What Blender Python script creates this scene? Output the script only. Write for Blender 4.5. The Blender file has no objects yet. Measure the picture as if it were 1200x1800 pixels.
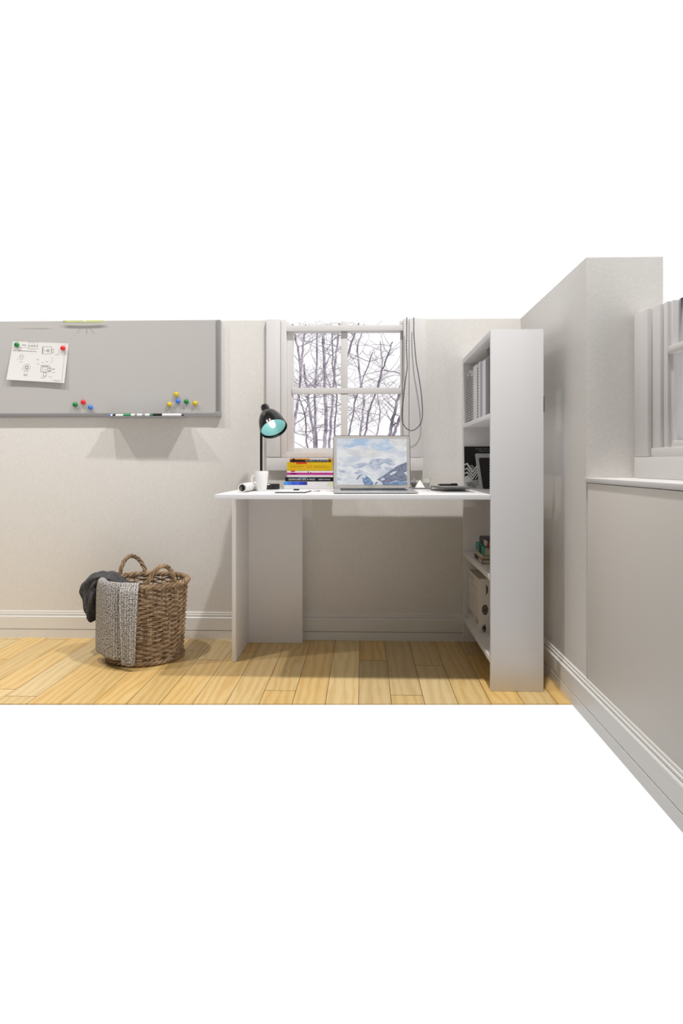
import bpy, bmesh, math, random
from mathutils import Vector, Matrix
random.seed(7)
S = bpy.context.scene
COL = S.collection
PI = math.pi
# ------------------------------------------------------------------ camera geometry (1200x1800, 35 mm lens)
F = 1166.7; VX = 600.0; VY = 815.0; HC = 0.867
PSI = math.atan(40 / F); SN, CS = math.sin(PSI), math.cos(PSI)
def ray(px, py):
    u = (px - VX) / F; v = (VY - py) / F
    return Vector((-SN + u * CS, CS + u * SN, v))
def pY(px, py, Y):
    r = ray(px, py); t = Y / r.y; return Vector((r.x * t, Y, HC + r.z * t))
def pX(px, py, X):
    r = ray(px, py); t = X / r.x; return Vector((X, r.y * t, HC + r.z * t))
def pZ(px, py, Z):
    r = ray(px, py); t = (Z - HC) / r.z; return Vector((r.x * t, r.y * t, Z))

# ------------------------------------------------------------------ materials
def lin(c):
    f = lambda x: x / 12.92 if x <= 0.04045 else ((x + 0.055) / 1.055) ** 2.4
    return tuple(f(x / 255) for x in c) + (1,)
MATS = {}
def mat(name, rgb, rough=0.5, metal=0.0, spec=0.5, noise=None, bump=None, emit=0.0, coat=0.0):
    """noise = (scale, rgb2, amount); bump = (scale, strength)"""
    if name in MATS: return MATS[name]
    m = bpy.data.materials.new(name); m.use_nodes = True
    nt = m.node_tree; b = nt.nodes['Principled BSDF']
    b.inputs['Base Color'].default_value = lin(rgb)
    b.inputs['Roughness'].default_value = rough
    b.inputs['Metallic'].default_value = metal
    b.inputs['Specular IOR Level'].default_value = spec
    b.inputs['Coat Weight'].default_value = coat
    tc = nt.nodes.new('ShaderNodeTexCoord')
    if noise:
        n = nt.nodes.new('ShaderNodeTexNoise'); n.inputs['Scale'].default_value = noise[0]; n.inputs['Detail'].default_value = 5
        nt.links.new(tc.outputs['Object'], n.inputs['Vector'])
        mx = nt.nodes.new('ShaderNodeMix'); mx.data_type = 'RGBA'
        mx.inputs[6].default_value = lin(rgb); mx.inputs[7].default_value = lin(noise[1])
        mp = nt.nodes.new('ShaderNodeMapRange'); mp.inputs[1].default_value = 0.35; mp.inputs[2].default_value = 0.65
        mp.inputs[4].default_value = noise[2]
        nt.links.new(n.outputs['Fac'], mp.inputs[0]); nt.links.new(mp.outputs[0], mx.inputs[0])
        nt.links.new(mx.outputs[2], b.inputs['Base Color'])
    if bump:
        n2 = nt.nodes.new('ShaderNodeTexNoise'); n2.inputs['Scale'].default_value = bump[0]; n2.inputs['Detail'].default_value = 4
        nt.links.new(tc.outputs['Object'], n2.inputs['Vector'])
        bp = nt.nodes.new('ShaderNodeBump'); bp.inputs['Strength'].default_value = bump[1]; bp.inputs['Distance'].default_value = 0.002
        nt.links.new(n2.outputs['Fac'], bp.inputs['Height']); nt.links.new(bp.outputs[0], b.inputs['Normal'])
    if emit:
        b.inputs['Emission Color'].default_value = lin(rgb); b.inputs['Emission Strength'].default_value = emit
    MATS[name] = m
    return m

def wall_material():
    m = mat('wall_paper', (226, 221, 213), 0.42, spec=0.35)
    nt = m.node_tree; b = nt.nodes['Principled BSDF']
    tc = nt.nodes.new('ShaderNodeTexCoord')
    def weave(sx, sy, sz):
        mp = nt.nodes.new('ShaderNodeMapping'); mp.inputs['Scale'].default_value = (sx, sy, sz)
        n = nt.nodes.new('ShaderNodeTexNoise'); n.inputs['Scale'].default_value = 1; n.inputs['Detail'].default_value = 3
        nt.links.new(tc.outputs['Object'], mp.inputs[0]); nt.links.new(mp.outputs[0], n.inputs['Vector']); return n
    a, c = weave(60, 60, 420), weave(420, 420, 60)
    ad = nt.nodes.new('ShaderNodeMath'); ad.operation = 'ADD'
    nt.links.new(a.outputs['Fac'], ad.inputs[0]); nt.links.new(c.outputs['Fac'], ad.inputs[1])
    bp = nt.nodes.new('ShaderNodeBump'); bp.inputs['Strength'].default_value = 0.16; bp.inputs['Distance'].default_value = 0.001
    nt.links.new(ad.outputs[0], bp.inputs['Height']); nt.links.new(bp.outputs[0], b.inputs['Normal'])
    mr = nt.nodes.new('ShaderNodeMapRange'); mr.inputs[1].default_value = 0.7; mr.inputs[2].default_value = 1.3
    mx = nt.nodes.new('ShaderNodeMix'); mx.data_type = 'RGBA'
    mx.inputs[6].default_value = lin((219, 215, 210)); mx.inputs[7].default_value = lin((230, 227, 222))
    nt.links.new(ad.outputs[0], mr.inputs[0]); nt.links.new(mr.outputs[0], mx.inputs[0]); nt.links.new(mx.outputs[2], b.inputs['Base Color'])
    return m

def floor_material():
    m = mat('oak_planks', (220, 180, 120), 0.38, spec=0.4)
    nt = m.node_tree; b = nt.nodes['Principled BSDF']; N = nt.nodes.new; L = nt.links.new
    tc = N('ShaderNodeTexCoord'); sep = N('ShaderNodeSeparateXYZ'); L(tc.outputs['Object'], sep.inputs[0])
    def M(op, a, bb=None, c=None):
        n = N('ShaderNodeMath'); n.operation = op
        for i, v in enumerate((a, bb, c)):
            if v is None: continue
            if isinstance(v, (int, float)): n.inputs[i].default_value = v
            else: L(v, n.inputs[i])
        return n.outputs[0]
    W, LEN = 0.1197, 1.15
    xs = M('DIVIDE', M('ADD', sep.outputs[0], 0.021 + 40 * W), W)
    ix = M('FLOOR', xs); fx = M('FRACT', xs)
    wn = N('ShaderNodeTexWhiteNoise'); wn.noise_dimensions = '1D'; L(ix, wn.inputs['W'])
    ys = M('ADD', M('DIVIDE', M('ADD', sep.outputs[1], 20.0), LEN), M('MULTIPLY', wn.outputs['Value'], 7.31))
    iy = M('FLOOR', ys); fy = M('FRACT', ys)
    wn2 = N('ShaderNodeTexWhiteNoise'); wn2.noise_dimensions = '2D'
    cmb = N('ShaderNodeCombineXYZ'); L(ix, cmb.inputs[0]); L(iy, cmb.inputs[1]); L(cmb.outputs[0], wn2.inputs['Vector'])
    rnd = wn2.outputs['Value']
    # grain: bands along the plank, shifted per plank
    gx = M('ADD', sep.outputs[0], M('MULTIPLY', rnd, 13.7)); gy = M('ADD', sep.outputs[1], M('MULTIPLY', rnd, 31.1))
    gv = N('ShaderNodeCombineXYZ'); L(gx, gv.inputs[0]); L(M('MULTIPLY', gy, 0.16), gv.inputs[1]); L(rnd, gv.inputs[2])
    wv = N('ShaderNodeTexWave'); wv.wave_type = 'BANDS'; wv.bands_direction = 'X'
    wv.inputs['Scale'].default_value = 9.0; wv.inputs['Distortion'].default_value = 9.0; wv.inputs['Detail'].default_value = 3.0
    wv.inputs['Detail Scale'].default_value = 1.4; L(gv.outputs[0], wv.inputs['Vector'])
    gv2 = N('ShaderNodeCombineXYZ'); L(M('MULTIPLY', gx, 260), gv2.inputs[0]); L(M('MULTIPLY', gy, 5), gv2.inputs[1])
    nz = N('ShaderNodeTexNoise'); nz.inputs['Scale'].default_value = 1; nz.inputs['Detail'].default_value = 3; L(gv2.outputs[0], nz.inputs['Vector'])
    cr = N('ShaderNodeValToRGB'); e = cr.color_ramp.elements
    e[0].position = 0.0; e[0].color = lin((192, 148, 80)); e[1].position = 1.0; e[1].color = lin((221, 193, 136))
    n1 = e.new(0.45); n1.color = lin((212, 178, 114))
    val = M('ADD', M('MULTIPLY', wv.outputs['Fac'], 0.42), M('MULTIPLY', nz.outputs['Fac'], 0.58)); L(val, cr.inputs['Fac'])
    hs = N('ShaderNodeHueSaturation'); L(cr.outputs[0], hs.inputs['Color'])
    L(M('ADD', M('MULTIPLY', rnd, 0.14), 0.88), hs.inputs['Value'])
    wn3 = N('ShaderNodeTexWhiteNoise'); wn3.noise_dimensions = '1D'; L(M('MULTIPLY', rnd, 91.7), wn3.inputs['W'])
    L(M('ADD', M('MULTIPLY', wn3.outputs['Value'], 0.22), 0.83), hs.inputs['Saturation'])
    L(M('ADD', M('MULTIPLY', wn3.outputs['Value'], -0.010), 0.507), hs.inputs['Hue'])
    # joints
    gap = M('MAXIMUM', M('LESS_THAN', M('MINIMUM', fx, M('SUBTRACT', 1.0, fx)), 0.009), M('LESS_THAN', M('MINIMUM', fy, M('SUBTRACT', 1.0, fy)), 0.0016))
    mx = N('ShaderNodeMix'); mx.data_type = 'RGBA'; L(gap, mx.inputs[0]); L(hs.outputs[0], mx.inputs[6]); mx.inputs[7].default_value = lin((96, 60, 24))
    L(mx.outputs[2], b.inputs['Base Color'])
    bp = N('ShaderNodeBump'); bp.inputs['Strength'].default_value = 0.25; bp.inputs['Distance'].default_value = 0.001
    L(M('SUBTRACT', M('MULTIPLY', nz.outputs['Fac'], 0.3), gap), bp.inputs['Height']); L(bp.outputs[0], b.inputs['Normal'])
    return m

def knit_material(name, light, dark, cols, rows, amount, speck):
    m = mat(name, light, 0.95, spec=0.1)
    nt = m.node_tree; b = nt.nodes['Principled BSDF']; N = nt.nodes.new; L = nt.links.new
    uv = N('ShaderNodeUVMap'); sep = N('ShaderNodeSeparateXYZ'); L(uv.outputs[0], sep.inputs[0])
    def M(op, a, bb=None):
        n = N('ShaderNodeMath'); n.operation = op
        for i, v in enumerate((a, bb)):
            if v is None: continue
            if isinstance(v, (int, float)): n.inputs[i].default_value = v
            else: L(v, n.inputs[i])
        return n.outputs[0]
    cx = M('MULTIPLY', sep.outputs[0], cols); fx = M('FRACT', cx)
    tri = M('ABSOLUTE', M('SUBTRACT', M('MULTIPLY', fx, 2), 1))            # 1 at the rib edges, 0 at its middle
    ry = M('FRACT', M('ADD', M('MULTIPLY', sep.outputs[1], rows), M('MULTIPLY', tri, 0.7)))
    st = M('ABSOLUTE', M('SUBTRACT', M('MULTIPLY', ry, 2), 1))
    h = M('SUBTRACT', M('SUBTRACT', 1.0, M('POWER', tri, 4)), M('MULTIPLY', M('POWER', st, 3), 0.6))
    nz = N('ShaderNodeTexNoise'); nz.inputs['Scale'].default_value = 1; nz.inputs['Detail'].default_value = 2
    cv = N('ShaderNodeCombineXYZ'); L(M('MULTIPLY', sep.outputs[0], cols * 2.6), cv.inputs[0]); L(M('MULTIPLY', sep.outputs[1], rows * 1.5), cv.inputs[1])
    L(cv.outputs[0], nz.inputs['Vector'])
    fl = N('ShaderNodeMapRange'); fl.inputs[1].default_value = speck; fl.inputs[2].default_value = speck + 0.12; L(nz.outputs['Fac'], fl.inputs[0])
    dk = M('MAXIMUM', M('MULTIPLY', fl.outputs[0], amount), M('MULTIPLY', M('POWER', tri, 6), 0.75))
    mx = N('ShaderNodeMix'); mx.data_type = 'RGBA'; L(dk, mx.inputs[0]); mx.inputs[6].default_value = lin(light); mx.inputs[7].default_value = lin(dark)
    L(mx.outputs[2], b.inputs['Base Color'])
    bp = N('ShaderNodeBump'); bp.inputs['Strength'].default_value = 0.7; bp.inputs['Distance'].default_value = 0.004
    L(h, bp.inputs['Height']); L(bp.outputs[0], b.inputs['Normal'])
    return m

def glass_material():
    m = bpy.data.materials.new('window_glass'); m.use_nodes = True; nt = m.node_tree; nt.nodes.clear()
    o = nt.nodes.new('ShaderNodeOutputMaterial'); t = nt.nodes.new('ShaderNodeBsdfTransparent'); g = nt.nodes.new('ShaderNodeBsdfGlossy')
    g.inputs['Roughness'].default_value = 0.02; mx = nt.nodes.new('ShaderNodeMixShader'); f = nt.nodes.new('ShaderNodeFresnel'); f.inputs[0].default_value = 1.1
    nt.links.new(f.outputs[0], mx.inputs[0]); nt.links.new(t.outputs[0], mx.inputs[1]); nt.links.new(g.outputs[0], mx.inputs[2]); nt.links.new(mx.outputs[0], o.inputs[0])
    return m

WALL = wall_material(); FLOOR = floor_material(); GLASS = glass_material()
TRIM = mat('trim_paint', (228, 226, 222), 0.4, spec=0.4)
PANELM = mat('panel_paint', (222, 216, 208), 0.45, spec=0.35)
WINW = mat('window_paint', (222, 219, 217), 0.35, spec=0.45)
DESKW = mat('white_laminate', (233, 231, 231), 0.35, spec=0.45)
BOARD = mat('whiteboard_enamel', (188, 185, 182), 0.28, spec=0.5)
ALU = mat('aluminium', (172, 170, 170), 0.35, metal=0.55)
GREYPL = mat('grey_plastic', (150, 149, 150), 0.45)
PAPER = mat('paper', (222, 220, 217), 0.8, spec=0.2)
NOTE = mat('green_note', (186, 192, 128), 0.8, spec=0.2)
INK = mat('ink', (110, 110, 112), 0.8)
BLACK = mat('black_gloss', (14, 13, 13), 0.18, spec=0.6)
BLACKM = mat('black_matte', (16, 16, 17), 0.6)
WHITEG = mat('white_glaze', (240, 239, 238), 0.15, spec=0.5)
WHITEP = mat('white_plastic', (236, 235, 233), 0.35)
GREEN = mat('green_plastic', (16, 128, 48), 0.25); RED = mat('red_plastic', (226, 34, 38), 0.25)
BLUE = mat('blue_plastic', (66, 124, 214), 0.25); YELLOW = mat('yellow_plastic', (222, 190, 32), 0.25)
MKGREEN = mat('marker_green', (30, 140, 84), 0.4)
WICKER = mat('wicker', (174, 148, 118), 0.6, spec=0.3, noise=(38, (112, 88, 64), 0.9), bump=(220, 0.4))
SILVER = mat('laptop_silver', (190, 189, 188), 0.35, metal=0.7)
BEZEL = mat('laptop_bezel', (196, 192, 188), 0.4)
PAGES = mat('book_pages', (226, 218, 198), 0.9, spec=0.1, noise=(400, (200, 190, 168), 0.5))

# ------------------------------------------------------------------ mesh builder
class MB:
    def __init__(s): s.bm = bmesh.new(); s.uv = None
    def box(s, x0, x1, y0, y1, z0, z1, bev=0.0, M=None):
        b = bmesh.new(); bmesh.ops.create_cube(b, size=1)
        for v in b.verts: v.co = Vector(((x0 + x1) / 2 + v.co.x * (x1 - x0), (y0 + y1) / 2 + v.co.y * (y1 - y0), (z0 + z1) / 2 + v.co.z * (z1 - z0)))
        if bev: bmesh.ops.bevel(b, geom=list(b.edges), offset=bev, segments=2, profile=0.6, affect='EDGES')
        s.add(b, M); return s
    def add(s, b, M=None):
        if M: b.transform(M)
        me = bpy.data.meshes.new('t'); b.to_mesh(me); b.free(); s.bm.from_mesh(me); bpy.data.meshes.remove(me)
    def tube(s, pts, r, seg=8, closed=False, cap=True, flat=1.0):
        pts = [Vector(p) for p in pts]; n = len(pts); rs = r if isinstance(r, (list, tuple)) else [r] * n
        rings = []; up = None
        for i, p in enumerate(pts):
            if closed: t = (pts[(i + 1) % n] - pts[i - 1])
            else: t = pts[min(i + 1, n - 1)] - pts[max(i - 1, 0)]
            t.normalize()
            if up is None:
                up = Vector((0, 0, 1)) if abs(t.z) < 0.9 else Vector((0, 1, 0))
            a = up - t * up.dot(t); a.normalize(); up = a; c = t.cross(a)
            rings.append([s.bm.verts.new(p + (a * math.cos(2 * PI * k / seg) + c * math.sin(2 * PI * k / seg) * flat) * rs[i]) for k in range(seg)])
        for i in range(n if closed else n - 1):
            A, B = rings[i], rings[(i + 1) % n]
            for k in range(seg): s.bm.faces.new((A[k], A[(k + 1) % seg], B[(k + 1) % seg], B[k]))
        if cap and not closed:
            s.bm.faces.new(rings[0][::-1]); s.bm.faces.new(rings[-1])
        return s
    def lathe(s, prof, M=None, seg=32, cap0=False, cap1=False):
        b = bmesh.new(); rings = []
        for r, z in prof:
            if r < 1e-6: rings.append([b.verts.new((0, 0, z))]); continue
            rings.append([b.verts.new((r * math.cos(2 * PI * k / seg), r * math.sin(2 * PI * k / seg), z)) for k in range(seg)])
        for A, B in zip(rings, rings[1:]):
            for k in range(seg):
                a0, a1 = A[k % len(A)], A[(k + 1) % len(A)]; b0, b1 = B[k % len(B)], B[(k + 1) % len(B)]
                vs = []
                for v in (a0, a1, b1, b0):
                    if v not in vs: vs.append(v)
                if len(vs) > 2: b.faces.new(vs)
        if cap0 and len(rings[0]) > 1: b.faces.new(rings[0][::-1])
        if cap1 and len(rings[-1]) > 1: b.faces.new(rings[-1])
        s.add(b, M); return s
    def ball(s, c, r, sx=1, sy=1, sz=1, u=16, v=10):
        b = bmesh.new(); bmesh.ops.create_uvsphere(b, u_segments=u, v_segments=v, radius=r)
        s.add(b, Matrix.Translation(c) @ Matrix.Diagonal((sx, sy, sz, 1))); return s
    def prism(s, pts, d):
        """closed polygon (3D points) extruded by vector d"""
        A = [s.bm.verts.new(p) for p in pts]; B = [s.bm.verts.new(Vector(p) + Vector(d)) for p in pts]
        s.bm.faces.new(A); s.bm.faces.new(B[::-1]); n = len(A)
        for i in range(n): s.bm.faces.new((A[i], B[i], B[(i + 1) % n], A[(i + 1) % n]))
        return s
    def quad(s, *p): s.bm.faces.new([s.bm.verts.new(q) for q in p]); return s
    def grid(s, fn, nu, nv):
        uvl = s.bm.loops.layers.uv.verify()
        V = [[s.bm.verts.new(fn(i / nu, j / nv)) for i in range(nu + 1)] for j in range(nv + 1)]
        for j in range(nv):
            for i in range(nu):
                f = s.bm.faces.new((V[j][i], V[j][i + 1], V[j + 1][i + 1], V[j + 1][i]))
                for lp, (a, c) in zip(f.loops, ((i, j), (i + 1, j), (i + 1, j + 1), (i, j + 1))): lp[uvl].uv = (a / nu, c / nv)
        return s
    def build(s, name, m, parent=None, world=True, recalc=True, solid=0, angle=35):
        if recalc: bmesh.ops.recalc_face_normals(s.bm, faces=s.bm.faces)
        me = bpy.data.meshes.new(name); s.bm.to_mesh(me); s.bm.free()
        if world and parent is not None:
            r = parent
            while r.parent: r = r.parent
            me.transform(Matrix.Translation(-r.location))
        me.polygons.foreach_set('use_smooth', [True] * len(me.polygons)); me.set_sharp_from_angle(angle=math.radians(angle))
        for mm in (m if isinstance(m, list) else [m]): me.materials.append(mm)
        o = bpy.data.objects.new(name, me); COL.objects.link(o)
        if parent: o.parent = parent
        if solid:
            md = o.modifiers.new('thickness', 'SOLIDIFY'); md.thickness = solid; md.offset = 0
        return o

def tag(o, label, cat, group=None):
    o['label'] = label; o['category'] = cat
    if group: o['group'] = group
    return o
def thing(name, label, cat, loc=(0, 0, 0), group=None, rz=0):
    o = bpy.data.objects.new(name, None); COL.objects.link(o); o.location = loc; o.rotation_euler = (0, 0, rz); o.empty_display_size = 0.05
    return tag(o, label, cat, group)
def struct(o): o['kind'] = 'structure'; return o
def shell(name, loc=(0, 0, 0)):
    o = bpy.data.objects.new(name, None); COL.objects.link(o); o.location = loc; o['kind'] = 'structure'; return o

def text(parent, name, string, size, origin, xd, yd, m, width=None, world=True, depth=0.0004, align='LEFT'):
    cu = bpy.data.curves.new(name, 'FONT'); cu.body = string; cu.size = 1; cu.align_x = align; cu.resolution_u = 3
    ob = bpy.data.objects.new(name, cu); COL.objects.link(ob)
    bpy.context.view_layer.update()
    me = bpy.data.meshes.new_from_object(ob.evaluated_get(bpy.context.evaluated_depsgraph_get()))
    bpy.data.objects.remove(ob); bpy.data.curves.remove(cu)
    xd = Vector(xd).normalized(); yd = Vector(yd).normalized(); zd = xd.cross(yd)
    w = max(v.co.x for v in me.vertices) - min(v.co.x for v in me.vertices)
    kx = (width / w) if width else size
    org = Vector(origin) + zd * depth
    if world:
        r = parent
        while r.parent: r = r.parent
        org = org - r.location
    for v in me.vertices: v.co = org + xd * (v.co.x * kx) + yd * (v.co.y * size)
    me.materials.clear(); me.materials.append(m)
    o = bpy.data.objects.new(name, me); COL.objects.link(o); o.parent = parent
    return o

# ------------------------------------------------------------------ the setting
WY, WX = 3.270, 0.763
TOP = 1.576; TOP2 = 1.372            # the set is built up to these heights
FD = 2.397                           # the floor reaches forward to this distance
def fy(x): return (FD + x * SN) / CS
LEFT = -2.7
NY = pX(1030, 815, WX).y             # far reveal of the window niche
WX2 = 0.918                          # plane of the side window
# floor slab
fl = MB(); fl.prism([(LEFT, fy(LEFT), 0), (WX + .02, fy(WX + .02), 0), (WX + .02, WY + .02, 0), (LEFT, WY + .02, 0)], (0, 0, -0.004))
struct(fl.build('floor', FLOOR))
# back wall with window opening
c0 = pY(494, 804, WY); c1 = pY(718, 804, WY)
OX0, OX1, OZ0 = c0.x, c1.x, c0.z
w = MB()
w.box(LEFT, OX0, WY, WY + .16, 0, TOP); w.box(OX1, WX + .25, WY, WY + .16, 0, TOP); w.box(OX0, OX1, WY, WY + .16, 0, OZ0)
struct(w.build('wall_back', WALL))
# right wall: far stretch, low wall under the niche
SILL = 0.8185
w = MB(); w.box(WX, WX + .26, NY, WY, 0, TOP); w.box(WX + .004, WX + .26, 1.45, NY, 0, SILL - .02)
struct(w.build('wall_right', WALL))
w = MB(); w.box(WX - .001, WX + .02, 1.45, pX(1033, 815, WX).y, .128, SILL - .018, .0012)
struct(w.build('trim_1', PANELM))
w = MB(); w.box(WX - .004, WX2 + .05, 1.45, NY - .0008, SILL - .016, SILL, .002)
struct(w.build('trim_2', WINW))
# baseboards (plinth, board, moulded cap)
BBM = TRIM
def bb_profile(): return [(0, 0), (.016, 0), (.016, .0400), (.007, .0402), (.007, .0438), (.015, .0440), (.015, .104), (.012, .108), (.0055, .1085), (.0055, .111), (.0085, .1115), (.0085, .119), (.0045, .1195), (.0045, .1215), (.005, .128), (.003, .131), (0, .131)]
b = MB(); b.prism([(LEFT, WY - p, z) for p, z in bb_profile()], (WX - LEFT - .0005, 0, 0)); struct(b.build('baseboard_back', BBM, angle=20))
b = MB(); b.prism([(WX - p, 1.45, z) for p, z in bb_profile()], (0, WY - .0165 - 1.45, 0)); struct(b.build('baseboard_right', BBM, angle=20))
# snowy ground outdoors
gm = MB(); gm.box(-3, 3.6, WY + .17, 7.0, -.06, -.001); gm.box(WX + .28, 3.6, 1.4, WY + .17, -.06, -.001)
struct(gm.build('ground', mat('snow', (240, 240, 244), 0.9)))

# ---- back window
win = shell('window_1', (pY(604, 804, WY).x, WY, OZ0))
def wbox(mb, x0, x1, y0, y1, dep0, dep1, bev=.0015):
    """box on the back wall: pixel rectangle on the wall plane, between depths dep0..dep1 from the wall face (negative = proud)"""
    a = pY(x0, y1, WY); c = pY(x1, y0, WY); z1 = c.z if y0 > 562 else TOP
    mb.box(a.x, c.x, WY + dep0, WY + dep1, a.z, z1, bev)
a = MB(); wbox(a, 469, 493.2, 500, 803.6, -.022, 0); wbox(a, 718.8, 742.6, 500, 804, -.022, 0); a.build('casing', WINW, win)
a = MB(); wbox(a, 469, 742.6, 804.6, 827, -.022, 0); a.build('apron', WINW, win)
a = MB(); wbox(a, 493.8, 503.5, 500, 803.6, -.012, .05); wbox(a, 708.5, 718.2, 500, 803.6, -.012, .05); wbox(a, 503.5, 708.5, 795, 803.6, -.012, .05); a.build('inner_casing', WINW, win)
a = MB(); wbox(a, 503.5, 514.2, 582.5, 795, .022, .06); wbox(a, 704, 708.5, 582.5, 795, .022, .06); wbox(a, 514.2, 704, 787.2, 795, .022, .06)
wbox(a, 503.5, 506.5, 500, 571, .03, .07); wbox(a, 703.5, 708.5, 500, 571, .03, .07); a.build('sash', WINW, win)
a = MB(); wbox(a, 503.5, 708.5, 571, 582.5, -.004, .06, .003); a.build('transom', WINW, win)
a = MB(); wbox(a, 598.6, 610.4, 582.5, 680.5, .018, .05, .003); wbox(a, 598.6, 610.4, 691.5, 788, .018, .05, .003); wbox(a, 599, 610, 500, 571, .03, .06, .003); a.build('mullion', WINW, win)
a = MB(); wbox(a, 512.5, 705.5, 680.5, 691.5, .014, .05, .003); a.build('muntin', WINW, win)
a = MB(); wbox(a, 505, 708, 500, 790, .045, .047, 0); a.build('pane', GLASS, win)

# ---- side window (plane x = WX2)
YW = lambda px: pX(px, 815, WX2).y
win2 = shell('window_2', (WX2, YW(1150), SILL))
def sbox(mb, pa, pb, z0, z1, dep0, dep1, bev=.002):
    mb.box(WX2 + dep0, WX2 + dep1, pb if pb < 0.0 else YW(pb) if pb < 2000 else 1.45, YW(pa), z0, z1, bev)
za = pX(1138, 803, WX2).z; zb = pX(1152, 787, WX2).z; zg = pX(1163, 775, WX2).z
a = MB(); sbox(a, 1114, 1137.4, za + .0008, TOP2, 0, .05, .004); a.build('casing', WINW, win2)
a = MB(); sbox(a, 1114, 2001, SILL + .0005, za, 0, .05); a.build('apron', WINW, win2)
a = MB(); sbox(a, 1138, 1151.6, zb, TOP2, .014, .06, .004); sbox(a, 1138, 2001, za + .0008, zb, .010, .06, .002); a.build('inner_casing', WINW, win2)
a = MB(); sbox(a, 1152, 1159, zb, TOP2, .024, .07, .0015); sbox(a, 1159, 1163.5, zb, TOP2, .034, .07, .002); sbox(a, 1163.5, 2001, zb, zg, .03, .07, .002); a.build('sash', WINW, win2)
m0 = pX(1165, 621, WX2).z; m1 = pX(1165, 607, WX2).z
a = MB(); sbox(a, 1160, 2001, m0, m1, .022, .06, .005); a.build('muntin', WINW, win2)
a = MB(); sbox(a, 1160, 2001, zb, TOP2, .048, .05, 0); a.build('pane', GLASS, win2)

# ------------------------------------------------------------------ bare trees outdoors
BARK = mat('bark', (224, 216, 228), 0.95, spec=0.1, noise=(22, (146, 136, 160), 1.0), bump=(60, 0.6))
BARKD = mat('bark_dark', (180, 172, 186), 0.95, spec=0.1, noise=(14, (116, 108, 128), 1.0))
def grow(mb, p, d, length, r, level, rng, zlim, spread):
    n = max(4, int(length / .028)); pts = [Vector(p)]; d = Vector(d).normalized(); q = Vector(p)
    for i in range(n):
        d = (d + Vector((rng.uniform(-1, 1), rng.uniform(-1, 1) * .6, rng.uniform(-.7, .75))) * spread).normalized()
        q = q + d * (length / n)
        if q.z > zlim: break
        pts.append(q.copy())
    if len(pts) < 2: return
    rs = [max(.0009, r * (1 - .75 * i / (len(pts) - 1))) for i in range(len(pts))]
    mb.tube(pts, rs, seg=4)
    if level > 0:
        for k in range(rng.randint(1, 3)):
            i = rng.randrange(1, len(pts)); s = rng.choice((-1, 1))
            nd = (Vector((s * rng.uniform(.5, 1), rng.uniform(-.4, .4), rng.uniform(-.1, .9))) + d * .4)
            grow(mb, pts[i], nd, length * rng.uniform(.4, .75), rs[i] * .6, level - 1, rng, zlim, spread)
def tree(label, paths, dist, seed, m=None, nb=7, up=True, blen=.30):
    """paths: list of (pixel polyline bottom->top, width px); all on the plane y = dist"""
    rng = random.Random(seed); mb = MB(); zlim = HC + (VY - 562) / F * dist - .03; base = None
    for k, (pl, wpx) in enumerate(paths):
        P = [pY(x, y, dist) for x, y in pl]
        for p in P: p.y += rng.uniform(-.03, .03)
        if k == 0:
            slope = (P[0] - P[1]); slope = slope / abs(slope.z) if slope.z else Vector((0, 0, -1))
            base = Vector((P[0].x + slope.x * P[0].z * .3, P[0].y, -.02)); P = [base, base.lerp(P[0], .55)] + P
        # smooth resample
        Q = []
        for A, B in zip(P, P[1:]):
            for t in range(5): Q.append(A.lerp(B, t / 5) + Vector((rng.uniform(-1, 1), rng.uniform(-1, 1), 0)) * .004)
        Q.append(P[-1]); r0 = wpx * dist / F / 2
        Q = [q for q in Q if q.z < zlim + .01]
        rs = [r0 * (1.15 - .55 * i / len(Q)) for i in range(len(Q))]
        mb.tube(Q, rs, seg=7)
        for j in range(nb):
            i = rng.randrange(len(Q) // 3, len(Q)); s = rng.choice((-1, 1))
            if Q[i].z < .75: continue
            grow(mb, Q[i], (s * rng.uniform(.4, 1), rng.uniform(-.3, .3), rng.uniform(.1, 1)), blen * rng.uniform(.5, 1.3), max(.0020, r0 * .30), 2, rng, zlim, .33)
    o = mb.build('bare_tree', m or BARK)
    me = o.data; o.location = (base.x, base.y, 0); me.transform(Matrix.Translation((-base.x, -base.y, 0)))
    return tag(o, label, 'tree', 'bare winter trees outside the windows')
tree('bare tree at the far left of the back window, forking in its upper left pane', [([(516, 765), (518, 735), (525, 692), (529, 650), (523, 610), (516, 580), (513, 562)], 5.2), ([(529, 650), (533, 610), (536, 575), (537, 560)], 3.6)], 4.2, 1)
tree('thin dark bare tree with a low Y-shaped fork, behind the lower left pane', [([(540, 790), (537, 760), (536, 728), (528, 706), (522, 690)], 3.0), ([(536, 728), (541, 705), (544, 680)], 2.2)], 4.0, 2, BARKD)
tree('bare tree leaning left, its foot just right of the thin dark forked one', [([(554, 790), (549, 750), (541, 695), (536, 668), (534, 640)], 5.2)], 4.4, 3)
tree('slender upright bare tree in the middle of the left panes', [([(557, 790), (553, 700), (556, 660), (558, 620), (557, 562)], 4.6)], 4.6, 4)
tree('thickest straight bare trunk behind the left panes of the back window', [([(570, 790), (572, 740), (571, 680), (569, 620), (567, 562)], 7.0)], 4.3, 5)
tree('bare tree leaning right, next to the thickest trunk by the mullion', [([(578, 790), (582, 730), (586, 680), (590, 630), (596, 580), (598, 562)], 4.8)], 4.5, 6)
tree('thin dark bare tree hugging the left side of the mullion', [([(592, 790), (588, 755), (592, 700), (585, 640), (583, 590), (588, 562)], 3.2)], 4.1, 7, BARKD)
tree('leftmost thin bare tree behind the right panes, leaning right', [([(610, 775), (616, 750), (625, 700), (640, 660), (655, 620)], 3.2), ([(609, 630), (617, 600), (628, 580), (634, 562)], 3.6)], 4.2, 8, BARKD, 8)
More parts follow.
